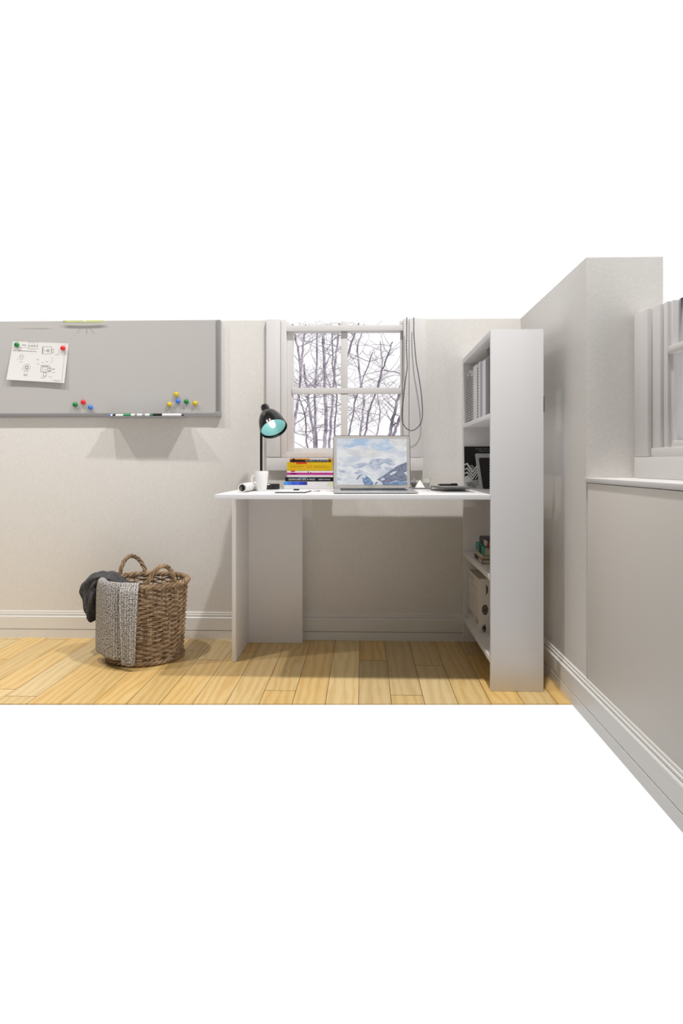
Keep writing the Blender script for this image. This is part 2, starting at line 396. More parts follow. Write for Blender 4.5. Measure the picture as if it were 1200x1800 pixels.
tree('upright grey bare tree rising behind the laptop screen, right of the mullion', [([(632, 775), (637, 735), (640, 700), (631, 650), (628, 610), (640, 570)], 4.4)], 4.5, 9, None, 9)
tree('bare tree slanting to the upper right behind the laptop screen', [([(640, 775), (648, 725), (660, 690), (672, 650), (683, 620), (690, 600)], 3.6)], 4.3, 10, BARKD, 9)
tree('twiggy bare tree behind the middle of the right panes', [([(660, 775), (668, 730), (664, 690), (672, 640), (668, 600)], 3.0)], 4.7, 11, None, 9)
tree('dark slanting bare trunk at the right edge of the back window', [([(682, 775), (690, 740), (698, 705), (704, 680), (708, 660)], 6.0), ([(690, 770), (700, 740), (706, 720)], 5.0)], 4.1, 12, BARKD, 7)
# tree beyond the side window
def side_tree():
    rng = random.Random(31); mb = MB(); dist = 2.9; P = [pY(x, y, dist) for x, y in ((1203, 790), (1200, 700), (1203, 640), (1199, 600), (1203, 565))]
    base = Vector((P[0].x, dist, -.02)); P = [base, base.lerp(P[0], .5)] + P; mb.tube(P, [.02, .017, .014, .012, .010, .008, .006], seg=7)
    for j in range(26):
        A = P[rng.randrange(2, len(P) - 1)]; q = A + Vector((0, 0, rng.uniform(-.08, .1)))
        grow(mb, q, (rng.choice((-1, 1)) * rng.uniform(.3, .8), rng.uniform(-.3, .3), rng.uniform(.3, 1)), .10 * rng.uniform(.5, 1.2), .004, 1, rng, HC + (VY - 555) / F * dist, .45)
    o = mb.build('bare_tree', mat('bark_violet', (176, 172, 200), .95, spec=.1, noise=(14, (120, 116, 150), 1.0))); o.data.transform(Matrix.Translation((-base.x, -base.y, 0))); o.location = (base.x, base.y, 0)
    tag(o, 'twiggy bare tree seen through the side window at the right', 'tree', 'bare winter trees outside the windows')
side_tree()

# ------------------------------------------------------------------ whiteboard
BY = WY - .018                                     # face plane of the board
r = pY(388, 733, BY); WBX1, WBZ0 = r.x, r.z; WBX0 = -2.45
wb = thing('whiteboard', 'large grey-white magnetic whiteboard in an aluminium frame on the left wall', 'whiteboard', ((WBX0 + WBX1) / 2, WY, WBZ0))
a = MB(); a.box(WBX0, WBX1 - .004, BY, WY - .0005, WBZ0 + .004, TOP); a.build('writing_surface', BOARD, wb)
fw = .0205
a = MB(); a.box(WBX0, WBX1 - fw, BY - .008, WY - .001, WBZ0, WBZ0 + fw, .004); a.build('frame_rail', ALU, wb)
a = MB(); a.box(WBX1 - fw, WBX1, BY - .008, WY - .001, WBZ0 + fw, TOP, .004); a.build('frame_rail', ALU, wb)
a = MB(); a.box(WBX1 - fw - .006, WBX1 + .0015, BY - .0095, WY - .0008, WBZ0 - .0015, WBZ0 + fw + .006, .005); a.build('frame_corner', GREYPL, wb)
TY = BY - .075
tl = pY(189, 732, TY + .03); tr = pY(325, 732, TY + .03); TZ = tl.z - .004
a = MB(); a.box(tl.x, tr.x, TY, BY - .004, TZ - .003, TZ, .0008); a.box(tl.x, tr.x, TY, TY + .003, TZ, TZ + .004, .0008); a.build('pen_tray', ALU, wb)
# markers on the tray
def marker(label, px0, px1, Y, bands, group='dry-erase markers on the pen tray', r=.0085):
    A = pY(px0, 732, Y); B = pY(px1, 732, Y); L = B.x - A.x; z = TZ + r
    t = thing('marker', label, 'marker', (A.x, Y, TZ), group)
    Mx = Matrix.Translation((A.x, Y, z)) @ Matrix.Rotation(PI / 2, 4, 'Y')
    for nm, f0, f1, k, m in bands:
        a = MB(); e = .0012; a.lathe([(r * k * .7, L * f0), (r * k, L * f0 + e), (r * k, L * f1 - e), (r * k * .7, L * f1)], Mx, 18, True, True); a.build(nm, m, t)
    return t
MKW = WHITEP
m1 = marker('white dry-erase marker with a blue end, at the left end of the tray', 191.5, 243, BY - .026, [('end_plug', 0, .07, .8, BLUE), ('barrel', .07, 1, 1, MKW), ('printed_band', .13, .25, 1.01, BLACKM)])
m2 = marker('white dry-erase marker with a green cap, in the middle of the tray', 217, 267, BY - .050, [('cap', 0, .27, 1.04, MKGREEN), ('barrel', .27, .93, 1, MKW), ('end_plug', .93, 1, .9, MKGREEN), ('printed_band', .40, .5, 1.01, GREYPL), ('printed_band', .66, .78, 1.01, GREYPL)])
m3 = marker('white dry-erase marker with a black cap, at the right end of the tray', 269, 323, BY - .050, [('cap', 0, .3, 1.04, BLACK), ('barrel', .3, .93, 1, MKW), ('end_plug', .93, 1, .85, BLACK)])
# magnets
def magnet(label, px, py, m, Y=None, r=.0118):
    Y = Y or BY; c = pY(px, py, Y - .008)
    t = tag(MB().lathe([(r * .8, 0), (r * .9, .002), (r * .86, .004), (r, .007), (r * .98, .0115), (r * .75, .0155), (r * .4, .0175), (0, .018)], Matrix.Translation((c.x, Y - .0002, c.z)) @ Matrix.Rotation(PI / 2, 4, 'X'), 24, True).build('round_magnet', m), label, 'magnet', 'round magnets on the whiteboard')
    o = t.data; o.transform(Matrix.Translation((-c.x, -Y, -c.z))); t.location = (c.x, Y, c.z)
# technical drawing
PC = [pY(22.5, 600, BY), pY(120.5, 603.5, BY), pY(115.5, 674, BY), pY(14, 668, BY)]
def psurf(u, v, off=0.0):
    p = PC[3].lerp(PC[2], u).lerp(PC[0].lerp(PC[1], u), v)
    lift = .0015 + .015 * max(0.0, 1 - v) ** 1.5 * (1 - .12 * math.sin(PI * u))
    return Vector((p.x, BY - lift - off, p.z))
dr = tag(MB().grid(lambda u, v: psurf(u, v), 16, 16).build('technical_drawing', PAPER), 'white sheet with a printed machine drawing held by a green and a red magnet', 'paper')
dr.location = psurf(.5, .5); dr.data.transform(Matrix.Translation(-psurf(.5, .5)))
ink = MB()
def ln(pts, wd=.0011):
    for (u0, v0), (u1, v1) in zip(pts, pts[1:]):
        A, B = psurf(u0, v0, .0006), psurf(u1, v1, .0006); d = B - A
        if d.length < 1e-6: continue
        nn = Vector((-d.z, 0, d.x)).normalized() * wd / 2
        ink.quad(A - nn, B - nn, B + nn, A + nn)
Z = lambda x, y: ((x - 185 + (y - 170) * .07) / 845, 1 - (y - 168 - (x - 190) * .037) / 600)     # zoomed pixel -> paper (u, v)
def rect(x0, y0, x1, y1, wd=.0011): ln([Z(x0, y0), Z(x1, y0), Z(x1, y1), Z(x0, y1), Z(x0, y0)], wd)
def circ(x, y, rr, wd=.0011): ln([Z(x + rr * math.cos(k * PI / 12), y + rr * math.sin(k * PI / 12)) for k in range(25)], wd)
rect(430, 178, 565, 285, .0008); rect(480, 178, 515, 285, .0008); ln([Z(430, 240), Z(565, 240)], .002); ln([Z(200, 262), Z(430, 262)], .0008); ln([Z(330, 222), Z(395, 228)], .002)
ln([Z(200, 310), Z(255, 312)], .0016); ln([Z(272, 312), Z(556, 326)], .002)
rect(640, 250, 775, 360, .001); circ(725, 312, 20, .0015); circ(725, 312, 9, .001); ln([Z(648, 262), Z(648, 352)], .0025); rect(780, 285, 808, 345, .0014); ln([Z(660, 310), Z(705, 310)], .001); ln([Z(830, 372), Z(872, 374)], .0015)
rect(305, 395, 355, 445, .0008); circ(340, 395, 28, .0007); ln([Z(280, 430), Z(280, 455)], .0012); ln([Z(310, 485), Z(355, 487)], .001)
circ(425, 572, 52, .0009); circ(425, 572, 26, .002); circ(425, 572, 16, .001); rect(395, 625, 440, 700, .0009); ln([Z(390, 684), Z(432, 686)], .0022); ln([Z(352, 590), Z(352, 610)], .0012)
rect(630, 540, 760, 635, .0012); rect(655, 545, 735, 560, .0012); ln([Z(655, 540), Z(655, 630)], .0015); rect(735, 575, 785, 620, .0022); rect(675, 640, 715, 700, .0018); ln([Z(690, 600), Z(715, 600)], .002); ln([Z(805, 590), Z(838, 592)], .003); ln([Z(800, 640), Z(845, 642)], .0012)
ln([Z(560, 447), Z(600, 449)], .0012); ln([Z(570, 512), Z(605, 514)], .0012); ln([Z(640, 490), Z(665, 492)], .0012); ln([Z(780, 395), Z(800, 470), Z(760, 500)], .0007); ln([Z(705, 478), Z(730, 480)], .0015); ln([Z(755, 700), Z(800, 720)], .0012); ln([Z(640, 722), Z(705, 728)], .0012)
ln([Z(985, 195), Z(950, 785)], .0008); ln([Z(800, 752), Z(950, 760)], .0006); ln([Z(835, 768), Z(915, 772)], .0012); ln([Z(800, 752), Z(795, 775)], .0006)
ink.build('printed_lines', INK, dr, recalc=False)
# two sheets at the top edge
s1 = MB(); q = [pY(48, 561, BY), pY(84.5, 563.8, BY)]
s1.prism([(q[0].x - .04, BY - .022, TOP - .0002), (q[1].x, BY - .022, TOP - .0002), (q[1].x - .001, BY - .022, q[1].z)], (0, .001, 0))
tag(s1.build('paper_sheet', PAPER), 'white sheet whose lower corner hangs at the top edge, left of the green note', 'paper')
q = [pY(113, 568, BY), pY(184, 568.2, BY)]
nt_ = tag(MB().grid(lambda u, v: Vector((q[0].x + (q[1].x - q[0].x) * u, BY - .014 + .002 * v - .002 * math.sin(PI * u), q[0].z + (TOP - q[0].z) * v)), 10, 4).build('green_note', NOTE, solid=.0008), 'pale yellow-green note hanging at the top edge of the whiteboard', 'paper')
magnet('green magnet pinning the left corner of the machine drawing', 29.3, 606, GREEN, BY - .002)
magnet('red magnet pinning the right corner of the machine drawing', 110.5, 612, RED, BY - .003)
magnet('tiny white magnet on the pale green note at the top edge', 148, 564.6, WHITEP, BY - .016, .0045)
magnet('loose green magnet below the drawing, left of the loose red one', 132, 711.3, GREEN)
magnet('loose red magnet on the lower whiteboard between green and blue', 146.2, 707, RED)
magnet('loose blue magnet right of the loose red one, left of the markers', 159, 716, BLUE)
magnet('yellow magnet topmost of the cluster in the lower right corner', 309.5, 693, YELLOW)
magnet('blue magnet in the middle of the lower right cluster', 312.8, 705.3, BLUE)
magnet('green magnet between blue and yellow in the lower right cluster', 327.5, 706, GREEN)
magnet('yellow magnet rightmost of the cluster, nearest the frame corner', 343, 708.8, YELLOW)
magnet('yellow magnet leftmost and lowest of the lower right cluster', 297.5, 710.8, YELLOW)

# ------------------------------------------------------------------ bead chain of the blind
chain = [(714.7, 556), (714.5, 590), (714, 610), (715, 632), (715.5, 645), (713.5, 660), (711, 678), (709, 700), (707, 718), (706.3, 733), (708, 744), (713, 752), (719, 756), (723, 757), (729, 755), (736, 749), (741, 739), (742.3, 728), (741.5, 706), (739, 683), (735.5, 660), (731, 634), (728.5, 606), (727.2, 586), (727, 556)]
CY = WY - .06
P = [pY(x, y, CY) for x, y in chain]; P[0].z = P[-1].z = TOP + .001
def resample(P, step):
    out = [P[0].copy()]; acc = 0
    for A, B in zip(P, P[1:]):
        L = (B - A).length; t = step - acc
        while t <= L: out.append(A.lerp(B, t / L)); t += step
        acc = (acc + L) % step
    return out
# smooth the polyline first (Catmull-Rom)
Q = []
for i in range(len(P) - 1):
    p0, p1, p2, p3 = P[max(i - 1, 0)], P[i], P[i + 1], P[min(i + 2, len(P) - 1)]
    for k in range(8):
        t = k / 8; Q.append(.5 * ((2 * p1) + (p2 - p0) * t + (2 * p0 - 5 * p1 + 4 * p2 - p3) * t * t + (3 * p1 - p0 - 3 * p2 + p3) * t ** 3))
Q.append(P[-1]); mb = MB(); Q = [q for q in Q if q.z <= TOP]
mb.tube(Q, .0009, seg=5)
for p in resample(Q, .0083): mb.ball(p, .0031, u=8, v=6)
ch = tag(mb.build('bead_chain', mat('bead_black', (28, 27, 28), .4)), 'black bead chain loop of the blind hanging at the back window', 'chain')
ctr = pY(723, 660, CY); ch.location = ctr; ch.data.transform(Matrix.Translation(-ctr))

# ------------------------------------------------------------------ desk and bookshelf
DZ = .748; DT = .0185; DX0 = -.578
SX0, SX1 = .481, .680; SY0, SY1 = 2.545, 3.266; PT = .018; SH = 1.378
desk = thing('desk', 'white laminate desk with a panel leg under the window', 'desk', (-.05, 2.9, 0))
a = MB(); a.box(DX0, SX0 - .0006, 2.548, 3.212, DZ - DT, DZ, .0012); a.build('desktop', DESKW, desk)
a = MB(); a.box(DX0, DX0 + .018, 2.884, 3.212, 0.0005, DZ - DT, .001); a.build('side_panel', DESKW, desk)
a = MB(); a.box(DX0 + .018, -.298, 3.194, 3.212, 0.0005, DZ - DT, .001); a.build('rear_panel', DESKW, desk)
shelf = thing('bookshelf', 'tall narrow white bookshelf at the right end of the desk', 'bookshelf', ((SX0 + SX1) / 2, 2.9, 0))
a = MB(); a.box(SX0, SX1, SY0, SY0 + PT, .0005, SH, .001); a.build('end_panel', DESKW, shelf)
a = MB(); a.box(SX0, SX1, SY1 - PT, SY1, .0005, SH, .001); a.build('end_panel', DESKW, shelf)
a = MB(); a.box(SX0, SX1, SY0 + PT, SY1 - PT, SH - .025, SH, .001); a.build('top_board', DESKW, shelf)
Z_TOP, Z_LOW, Z_BOT = 1.060, .4396, .126
for z, th in ((Z_TOP, .018), (DZ, DT), (Z_LOW, .021), (Z_BOT, .022)):
    a = MB(); a.box(SX0, SX1, SY0 + PT, SY1 - PT, z - th, z, .001); a.build('shelf_board', DESKW, shelf)
kb0 = pY(952, 725, SY0 + PT); kb1 = pY(954.4, 697, SY0 + PT)
a = MB(); a.box(SX1 - .006, kb1.x + .001, SY0 + .004, SY0 + PT + .03, kb0.z, kb1.z, .001); a.build('wall_bracket', mat('dark_bracket', (74, 72, 72), .5), shelf)

# ---- books -------------------------------------------------------
def book(label, x0, x1, y0, y1, z0, z1, cover, group=None, spine='-Y', pages=PAGES, cat='book', name='book', ct=.0018, cuts=None):
    """a book filling the given box; spine faces -Y (lying or standing), '-X' likewise. thin = z for lying, y for standing"""
    t = thing(name, label, cat, ((x0 + x1) / 2, (y0 + y1) / 2, z0), group)
    dz = z1 - z0; a = MB(); p = MB()
    if spine == '-Y':      # lying, spine to the room
        a.box(x0, x1, y0, y1, z0, z0 + ct, .0005); a.box(x0, x1, y0, y1, z1 - ct, z1, .0005); a.box(x0, x1, y0, y0 + ct, z0 + ct * .3, z1 - ct * .3, .0005)
        p.box(x0 + .003, x1 - .003, y0 + ct, y1 - .003, z0 + ct, z1 - ct)
    elif spine == '-X':    # lying, spine to the left
        a.box(x0, x1, y0, y1, z0, z0 + ct, .0005); a.box(x0, x1, y0, y1, z1 - ct, z1, .0005); a.box(x0, x0 + ct, y0, y1, z0 + ct * .3, z1 - ct * .3, .0005)
        p.box(x0 + ct, x1 - .003, y0 + .003, y1 - .003, z0 + ct, z1 - ct)
    else:                  # 'stand': standing, spine to the left, thickness along y
        a.box(x0, x1, y0, y0 + ct, z0, z1, .0005); a.box(x0, x1, y1 - ct, y1, z0, z1, .0005); a.box(x0, x0 + ct, y0 + ct * .3, y1 - ct * .3, z0, z1, .0005)
        p.box(x0 + ct, x1 - .003, y0 + ct, y1 - ct, z0 + .003, z1 - .003)
    a.build('cover', cover, t); p.build('pages', pages, t)
    return t
# pile left of the laptop
BF = 3.075
def pile(label, px0, px1, r0, r1, cover, z0, **k):
    A = pY(px0, r1, BF); B = pY(px1, r0, BF); h = (r1 - r0) * BF / F
    t = book(label, A.x, B.x, BF, BF + .145, z0, z0 + h, cover, 'book pile on the desk', **k); return t, A.x, B.x, z0, z0 + h
def mcol(name, rgb, rough=.45): return mat(name, rgb, rough, spec=.4)
zc = DZ + .0003
def patch(parent, name, x0, x1, z0, z1, m, Y=BF): return MB().box(x0, x1, Y - .0006, Y + .001, z0, z1).build(name, m, parent)
t, x0, x1, za_, zb_ = pile('thick white book with a blue stripe, bottom of the desk pile', 498.6, 590, 846.6, 860.2, mcol('cover_white', (226, 225, 226)), zc)
k = (x1 - x0)
blues = [(70, 150, 225), (62, 120, 215), (48, 84, 200), (60, 92, 214), (44, 64, 180), (38, 48, 140)]
for i, c in enumerate(blues): patch(t, 'blue_stripe', x0 + k * .45 * i / 6, x0 + k * .45 * (i + 1) / 6, zb_ - .016, zb_ - .001, mcol('blue_%d' % i, c))
a = MB()
for i in range(6): a.quad((x0 + k * (.83 + i * .018), BF - .0004, za_ + .012), (x0 + k * (.835 + i * .018), BF - .0004, za_ + .012), (x0 + k * (.85 + i * .018), BF - .0004, zb_ - .004), (x0 + k * (.84 + i * .018), BF - .0004, zb_ - .004))
a.build('green_strokes', mcol('lime', (204, 222, 130)), t)
zc = zb_
t, x0, x1, za_, zb_ = pile('black book with white spine title, second from the bottom of the pile', 501, 590, 839, 846.6, mcol('cover_black', (12, 12, 14)), zc)
text(t, 'spine_title', 'QUENCHED LIKE A WICK', .0125, (x0 + .015, BF, za_ + .0058), (1, 0, 0), (0, 0, 1), mcol('title_white', (225, 225, 228)), width=.125)
text(t, 'spine_author', 'ROBERT DONALD', .0085, (x0 + .154, BF, za_ + .0068), (1, 0, 0), (0, 0, 1), mcol('title_white', (0, 0, 0)), width=.055)
a = MB(); c = Vector((x0 + .083, BF - .0004, zb_)); a.prism([c + Vector((.022 * math.cos(PI + PI * i / 10), 0, .006 * math.sin(PI + PI * i / 10))) for i in range(11)], (0, .0003, 0)); a.build('blue_emblem', mcol('emblem_blue', (60, 96, 132)), t)
zc = zb_
t, x0, x1, za_, zb_ = pile('white book with a pink band along its spine, middle of the pile', 504.2, 590, 828, 839, mcol('cover_white2', (232, 228, 230)), zc)
h = zb_ - za_
patch(t, 'pink_band', x0, x1, za_ + h * .36, za_ + h * .72, mcol('magenta', (190, 44, 140)))
patch(t, 'red_tab', x0 + .019, x0 + .037, zb_ - .004, zb_ + .002, mcol('tab_red', (216, 62, 34)), BF - .0004)
patch(t, 'dark_mark', x0 + .097, x0 + .101, zb_ - .008, zb_ - .003, BLACKM); patch(t, 'dark_mark', x0 + .108, x0 + .113, zb_ - .010, zb_ - .006, BLACKM); patch(t, 'white_caption', x0 + .018, x0 + .045, za_ + h * .48, za_ + h * .6, mcol('caption_pink', (226, 140, 200)))
zc = zb_
t, x0, x1, za_, zb_ = pile('thick yellow book with red spine lettering, second from the top of the pile', 504.2, 584, 812.6, 828, mcol('cover_yellow', (226, 184, 20)), zc)
h = zb_ - za_
patch(t, 'red_tab', x0 + .043, x0 + .092, zb_ - .008, zb_ + .0005, mcol('tab_red', (0, 0, 0)))
text(t, 'spine_title', 'FLUX', .020, (x0 + .093, BF, za_ + h * .36), (1, 0, 0), (0, 0, 1), mcol('orange_ink', (228, 92, 20)), width=.023)
text(t, 'spine_author', 'MARIA MARTIN', .0085, (x0 + .014, BF, za_ + h * .43), (1, 0, 0), (0, 0, 1), mcol('ochre_ink', (196, 140, 16)), width=.066)
a = MB(); a.box(x0 + .122, x0 + .186, BF - .0005, BF, za_ + h * .55, za_ + h * .585); a.box(x0 + .122, x0 + .196, BF - .0005, BF, za_ + h * .40, za_ + h * .435); a.build('small_print', mcol('ochre_ink', (0, 0, 0)), t)
zc = zb_
t, x0, x1, za_, zb_ = pile('slim book with orange cover and black spine, top of the pile', 509, 584, 806, 812.6, [mcol('cover_orange', (226, 150, 40))], zc)
h = zb_ - za_
patch(t, 'black_spine_band', x0 + .001, x1 - .008, za_ + .001, zb_ - .006, mcol('cover_black', (0, 0, 0)))
patch(t, 'dark_square', x0 + .013, x0 + .024, za_ - .0005, zb_ - .0005, mcol('dark_maroon', (36, 16, 14)), BF - .0006)
patch(t, 'maroon_end', x0 + .001, x0 + .010, za_ + .001, zb_ - .006, mcol('maroon', (92, 34, 20)), BF - .0003)
patch(t, 'white_label', x0 + .093, x0 + .178, zb_ - .0058, zb_ - .0004, mcol('cover_white2', (0, 0, 0)))
text(t, 'spine_title', 'VOYAGES IN THE ARCTIC SEA', .0085, (x0 + .072, BF - .001, za_ + .0035), (1, 0, 0), (0, 0, 1), mcol('title_white', (0, 0, 0)), width=.112)

# ---- desk lamp
LY = 3.09
lb = pY(468, 858, LY); lp = pY(459, 800, LY)
lamp = thing('desk_lamp', 'glossy black desk lamp with bell shade behind the white mug', 'lamp', (lb.x, LY, DZ))
a = MB(); a.lathe([(.060, 0), (.0625, .002), (.0625, .021), (.060, .0245), (.0, .0255)], Matrix.Translation((lb.x, LY, DZ + .0003)), 40, True); a.build('base', BLACK, lamp)
ax = Vector((.38, -.56, -.74)).normalized()
op = pY(481.2, 753.5, LY - .06)              # centre of the shade opening
topc = op - ax * .150
a = MB(); a.tube([(lp.x, LY, DZ + .024), (lp.x, LY, op.z + .01), (lp.x + .002, LY, op.z + .05), topc + ax * .05 - Vector((.012, -.01, 0))], .0062, 14); a.build('pole', BLACKM, lamp)
Ms = Matrix.Translation(topc) @ (Vector((0, 0, 1)).rotation_difference(ax)).to_matrix().to_4x4()
a = MB(); R = .0615
a.lathe([(.004, .0), (.017, .001), (.0195, .006), (.0205, .036), (.028, .044), (.042, .062), (.053, .086), (.0605, .118), (R, .138), (.064, .139), (.064, .151), (R, .152), (.0605, .150)], Ms, 48, True); sh = a.build('shade', BLACK, lamp, recalc=True)
a = MB(); a.lathe([(.012, .046), (.030, .058), (.045, .078), (.0555, .106), (.0592, .134), (.0592, .1385)], Ms, 48)
a.build('shade_lining', mat('teal_lining', (150, 202, 204), .35, spec=.4), lamp)
a = MB()
pts = [(-.011, 0, .052), (-.011, 0, .118), (-.0095, 0, .126), (-.005, 0, .132), (0, 0, .134), (.005, 0, .132), (.0095, 0, .126), (.011, 0, .118), (.011, 0, .052)]
rot = Matrix.Rotation(math.radians(15), 4, 'Z')
a.tube([Ms @ rot @ Vector(p) for p in pts], .0078, 12); a.build('bulb', mat('bulb_white', (248, 246, 238), .3, emit=2.5), lamp)

# ---- rolled paper
ra = Vector(pZ(424.5, 866, DZ)); R = .0185
A = Vector((pY(425.5, 857.5, ra.y + .01).x, ra.y + .01, DZ + R + .0005)); B = Vector((pY(452, 852, 3.03).x, 3.03, DZ + R + .0005))
d = (B - A).normalized(); Mr = Matrix.Translation(A) @ Vector((0, 0, 1)).rotation_difference(d).to_matrix().to_4x4(); L = (B - A).length
a = MB(); a.lathe([(R, 0), (R, L)], Mr, 40); a.lathe([(R - .0045, L), (R - .0045, 0)], Mr, 40); a.lathe([(R, 0), (R - .0045, 0)], Mr, 40); a.lathe([(R, L), (R - .0045, L)], Mr, 40)
o = tag(a.build('rolled_paper', PAPER), 'rolled tube of white paper at the left end of the desk', 'paper roll'); o.location = (A + B) / 2 - Vector((0, 0, R)); o.data.transform(Matrix.Translation(-o.location))
a = MB()                                   # inner turns of the roll
sp = [(R - .005 - .0075 * t / 60, t * PI / 10) for t in range(60)]
V0 = [Mr @ Vector((q * math.cos(w_), q * math.sin(w_), .002)) for q, w_ in sp]; V1 = [Mr @ Vector((q * math.cos(w_), q * math.sin(w_), L - .002)) for q, w_ in sp]
for i in range(59): a.quad(V0[i], V0[i + 1], V1[i + 1], V1[i])
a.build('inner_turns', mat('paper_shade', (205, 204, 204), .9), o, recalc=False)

# ---- mug
mc = pZ(459.7, 863.4, DZ); my = mc.y + .02; mx = pY(459.7, 850, my).x
mug = thing('mug', 'tall tapered white mug standing in front of the desk lamp', 'mug', (mx, my, DZ))
a = MB(); a.lathe([(0, .0006), (.0195, .0006), (.0212, .003), (.0302, .0855), (.0298, .0865), (.0285, .0855), (.0196, .007), (0, .005)], Matrix.Translation((mx, my, DZ)), 40); a.build('cup', WHITEG, mug)
hp = [(-.0265, .062), (-.034, .066), (-.042, .0655), (-.0475, .060), (-.0485, .050), (-.046, .040), (-.040, .030), (-.032, .022), (-.0225, .018)]
a = MB(); a.tube([(mx + x * .9, my, DZ + z) for x, z in hp], .0036, 10, flat=1.3); a.build('handle', WHITEG, mug)

# ---- clipboard
f0 = pZ(482.5, 867, DZ); f1 = pZ(536.5, 867, DZ); b1 = pZ(547.5, 862.2, DZ + .004); b0 = pZ(495, 862.2, DZ + .004)
cb = thing('clipboard', 'dark-edged clipboard with white sheets lying in front of the books', 'clipboard', ((f0.x + b1.x) / 2, (f0.y + b1.y) / 2, DZ))
up = Vector((0, 0, 1))
def flatq(pts, z0, z1, inset=0):
    c = sum(pts, Vector()) / 4
    return [Vector((c.x + (p.x - c.x) * (1 - inset), c.y + (p.y - c.y) * (1 - inset), z0)) for p in pts], (0, 0, z1 - z0)
a = MB(); a.prism(*flatq([f0, f1, b1, b0], DZ + .0003, DZ + .0035)); a.build('board', mat('dark_board', (60, 62, 66), .5), cb)
a = MB(); a.prism(*flatq([f0.lerp(b0, .06), f1.lerp(b1, .06), b1.lerp(f1, .0), b0.lerp(f0, .0)], DZ + .0036, DZ + .0052, .09)); a.build('paper_sheets', PAPER, cb)
m_ = (b0 + b1) / 2; a = MB(); a.box(m_.x - .012, m_.x + .012, m_.y - .022, m_.y + .002, DZ + .0053, DZ + .011, .002); a.build('clip', BLACKM, cb)

# ---- paper clip on the desk
pc = pZ(555, 863.5, DZ); a = MB()
a.tube([(pc.x + x, pc.y + y, DZ + .0016) for x, y in ((-.012, -.03), (.012, -.03), (.017, -.02), (.017, .02), (.010, .03), (.002, .025), (-.001, .015), (-.001, -.015))], .0013, 6)
o = tag(a.build('paper_clip', mat('wire_grey', (190, 190, 192), .3, metal=.6)), 'small wire paper clip on the desk left of the laptop', 'paper clip'); o.location = (pc.x, pc.y, DZ); o.data.transform(Matrix.Translation(-o.location))

# ---- laptop
hx, hy = .033, 2.836
lt = thing('laptop', 'open silver laptop showing a snowy mountain picture on the desk', 'laptop', (hx, hy, DZ), rz=math.radians(3.6))
LW, LD = .331, .228
a = MB()
prof = [(0, .0015), (0, .013), (-.004, .0145), (-LD + .004, .0062), (-LD, .0045), (-LD + .003, .0018), (-.1, .0006)]
a.prism([(-LW / 2, y, z) for y, z in prof], (LW, 0, 0)); bmesh.ops.bevel(a.bm, geom=[e for e in a.bm.edges if e.calc_length() < .02 and abs((e.verts[0].co - e.verts[1].co).z) > .002], offset=.002, segments=2, affect='EDGES')
a.build('base', SILVER, lt, world=False)
def deckz(y): return .0145 + (y + .004) * (.0145 - .0062) / (LD - .008) + .0002
sl = (deckz(-.004) - deckz(-.2)) / .196
Md = Matrix.Translation((0, -.02, deckz(-.02))) @ Matrix.Rotation(math.atan(sl), 4, 'X')
a = MB(); a.box(-.137, .137, -.105, .0, -.0004, .0003, 0, Md); kbp = a.build('keyboard', mat('keyboard_well', (26, 26, 28), .5), lt, world=False)
a = MB()
for rr in range(6):
    for cc in range(14):
        if rr == 5 and 3 < cc < 9:
            if cc == 4: a.box(-.137 + .0196 * 4 + .001, -.137 + .0196 * 9 - .001, -.104, -.088, .0003, .0016, .0004, Md)
            continue
        a.box(-.137 + .0196 * cc + .0012, -.137 + .0196 * (cc + 1) - .0012, -.0015 - .0172 * (rr + 1) + .0015, -.0015 - .0172 * rr - .0005, .0003, .0016, .0004, Md)
a.build('keys', mat('key_black', (34, 34, 36), .45), kbp, world=False)
a = MB(); a.box(-.052, .052, -.198, -.135, -.0003, .0004, 0, Md); a.build('trackpad', mat('trackpad', (200, 200, 200), .3, metal=.5), lt, world=False)
TILT = math.radians(5)
Ml = Matrix.Translation((0, .003, .0125)) @ Matrix.Rotation(-TILT, 4, 'X')
LH = .2285
def rrect(x0, x1, z0, z1, r_, n=6):
    out = []
    for cx, cz, a0 in ((x1 - r_, z0 + r_, -90), (x1 - r_, z1 - r_, 0), (x0 + r_, z1 - r_, 90), (x0 + r_, z0 + r_, 180)):
        for i in range(n + 1): w_ = math.radians(a0 + 90 * i / n); out.append((cx + r_ * math.cos(w_), cz + r_ * math.sin(w_)))
    return out
a = MB(); a.prism([Ml @ Vector((x, .0, z)) for x, z in rrect(-LW / 2, LW / 2, 0, LH, .011)], Ml.to_3x3() @ Vector((0, .0055, 0))); lid = a.build('lid', mat('lid_rim', (92, 90, 90), .4, metal=.5), lt, world=False)
a = MB(); a.prism([Ml @ Vector((x, -.0009, z)) for x, z in rrect(-LW / 2 + .0022, LW / 2 - .0022, .0022, LH - .0022, .009)], Ml.to_3x3() @ Vector((0, .0012, 0))); a.build('bezel', BEZEL, lid, world=False)
SX, SZ0, SZ1 = .1505, .0165, LH - .0145
def spt(x, y, o_=0): return Ml @ Vector((-SX + 2 * SX * (x - 145) / 875, -.0012 - o_, SZ0 + (SZ1 - SZ0) * (705 - y) / 555))
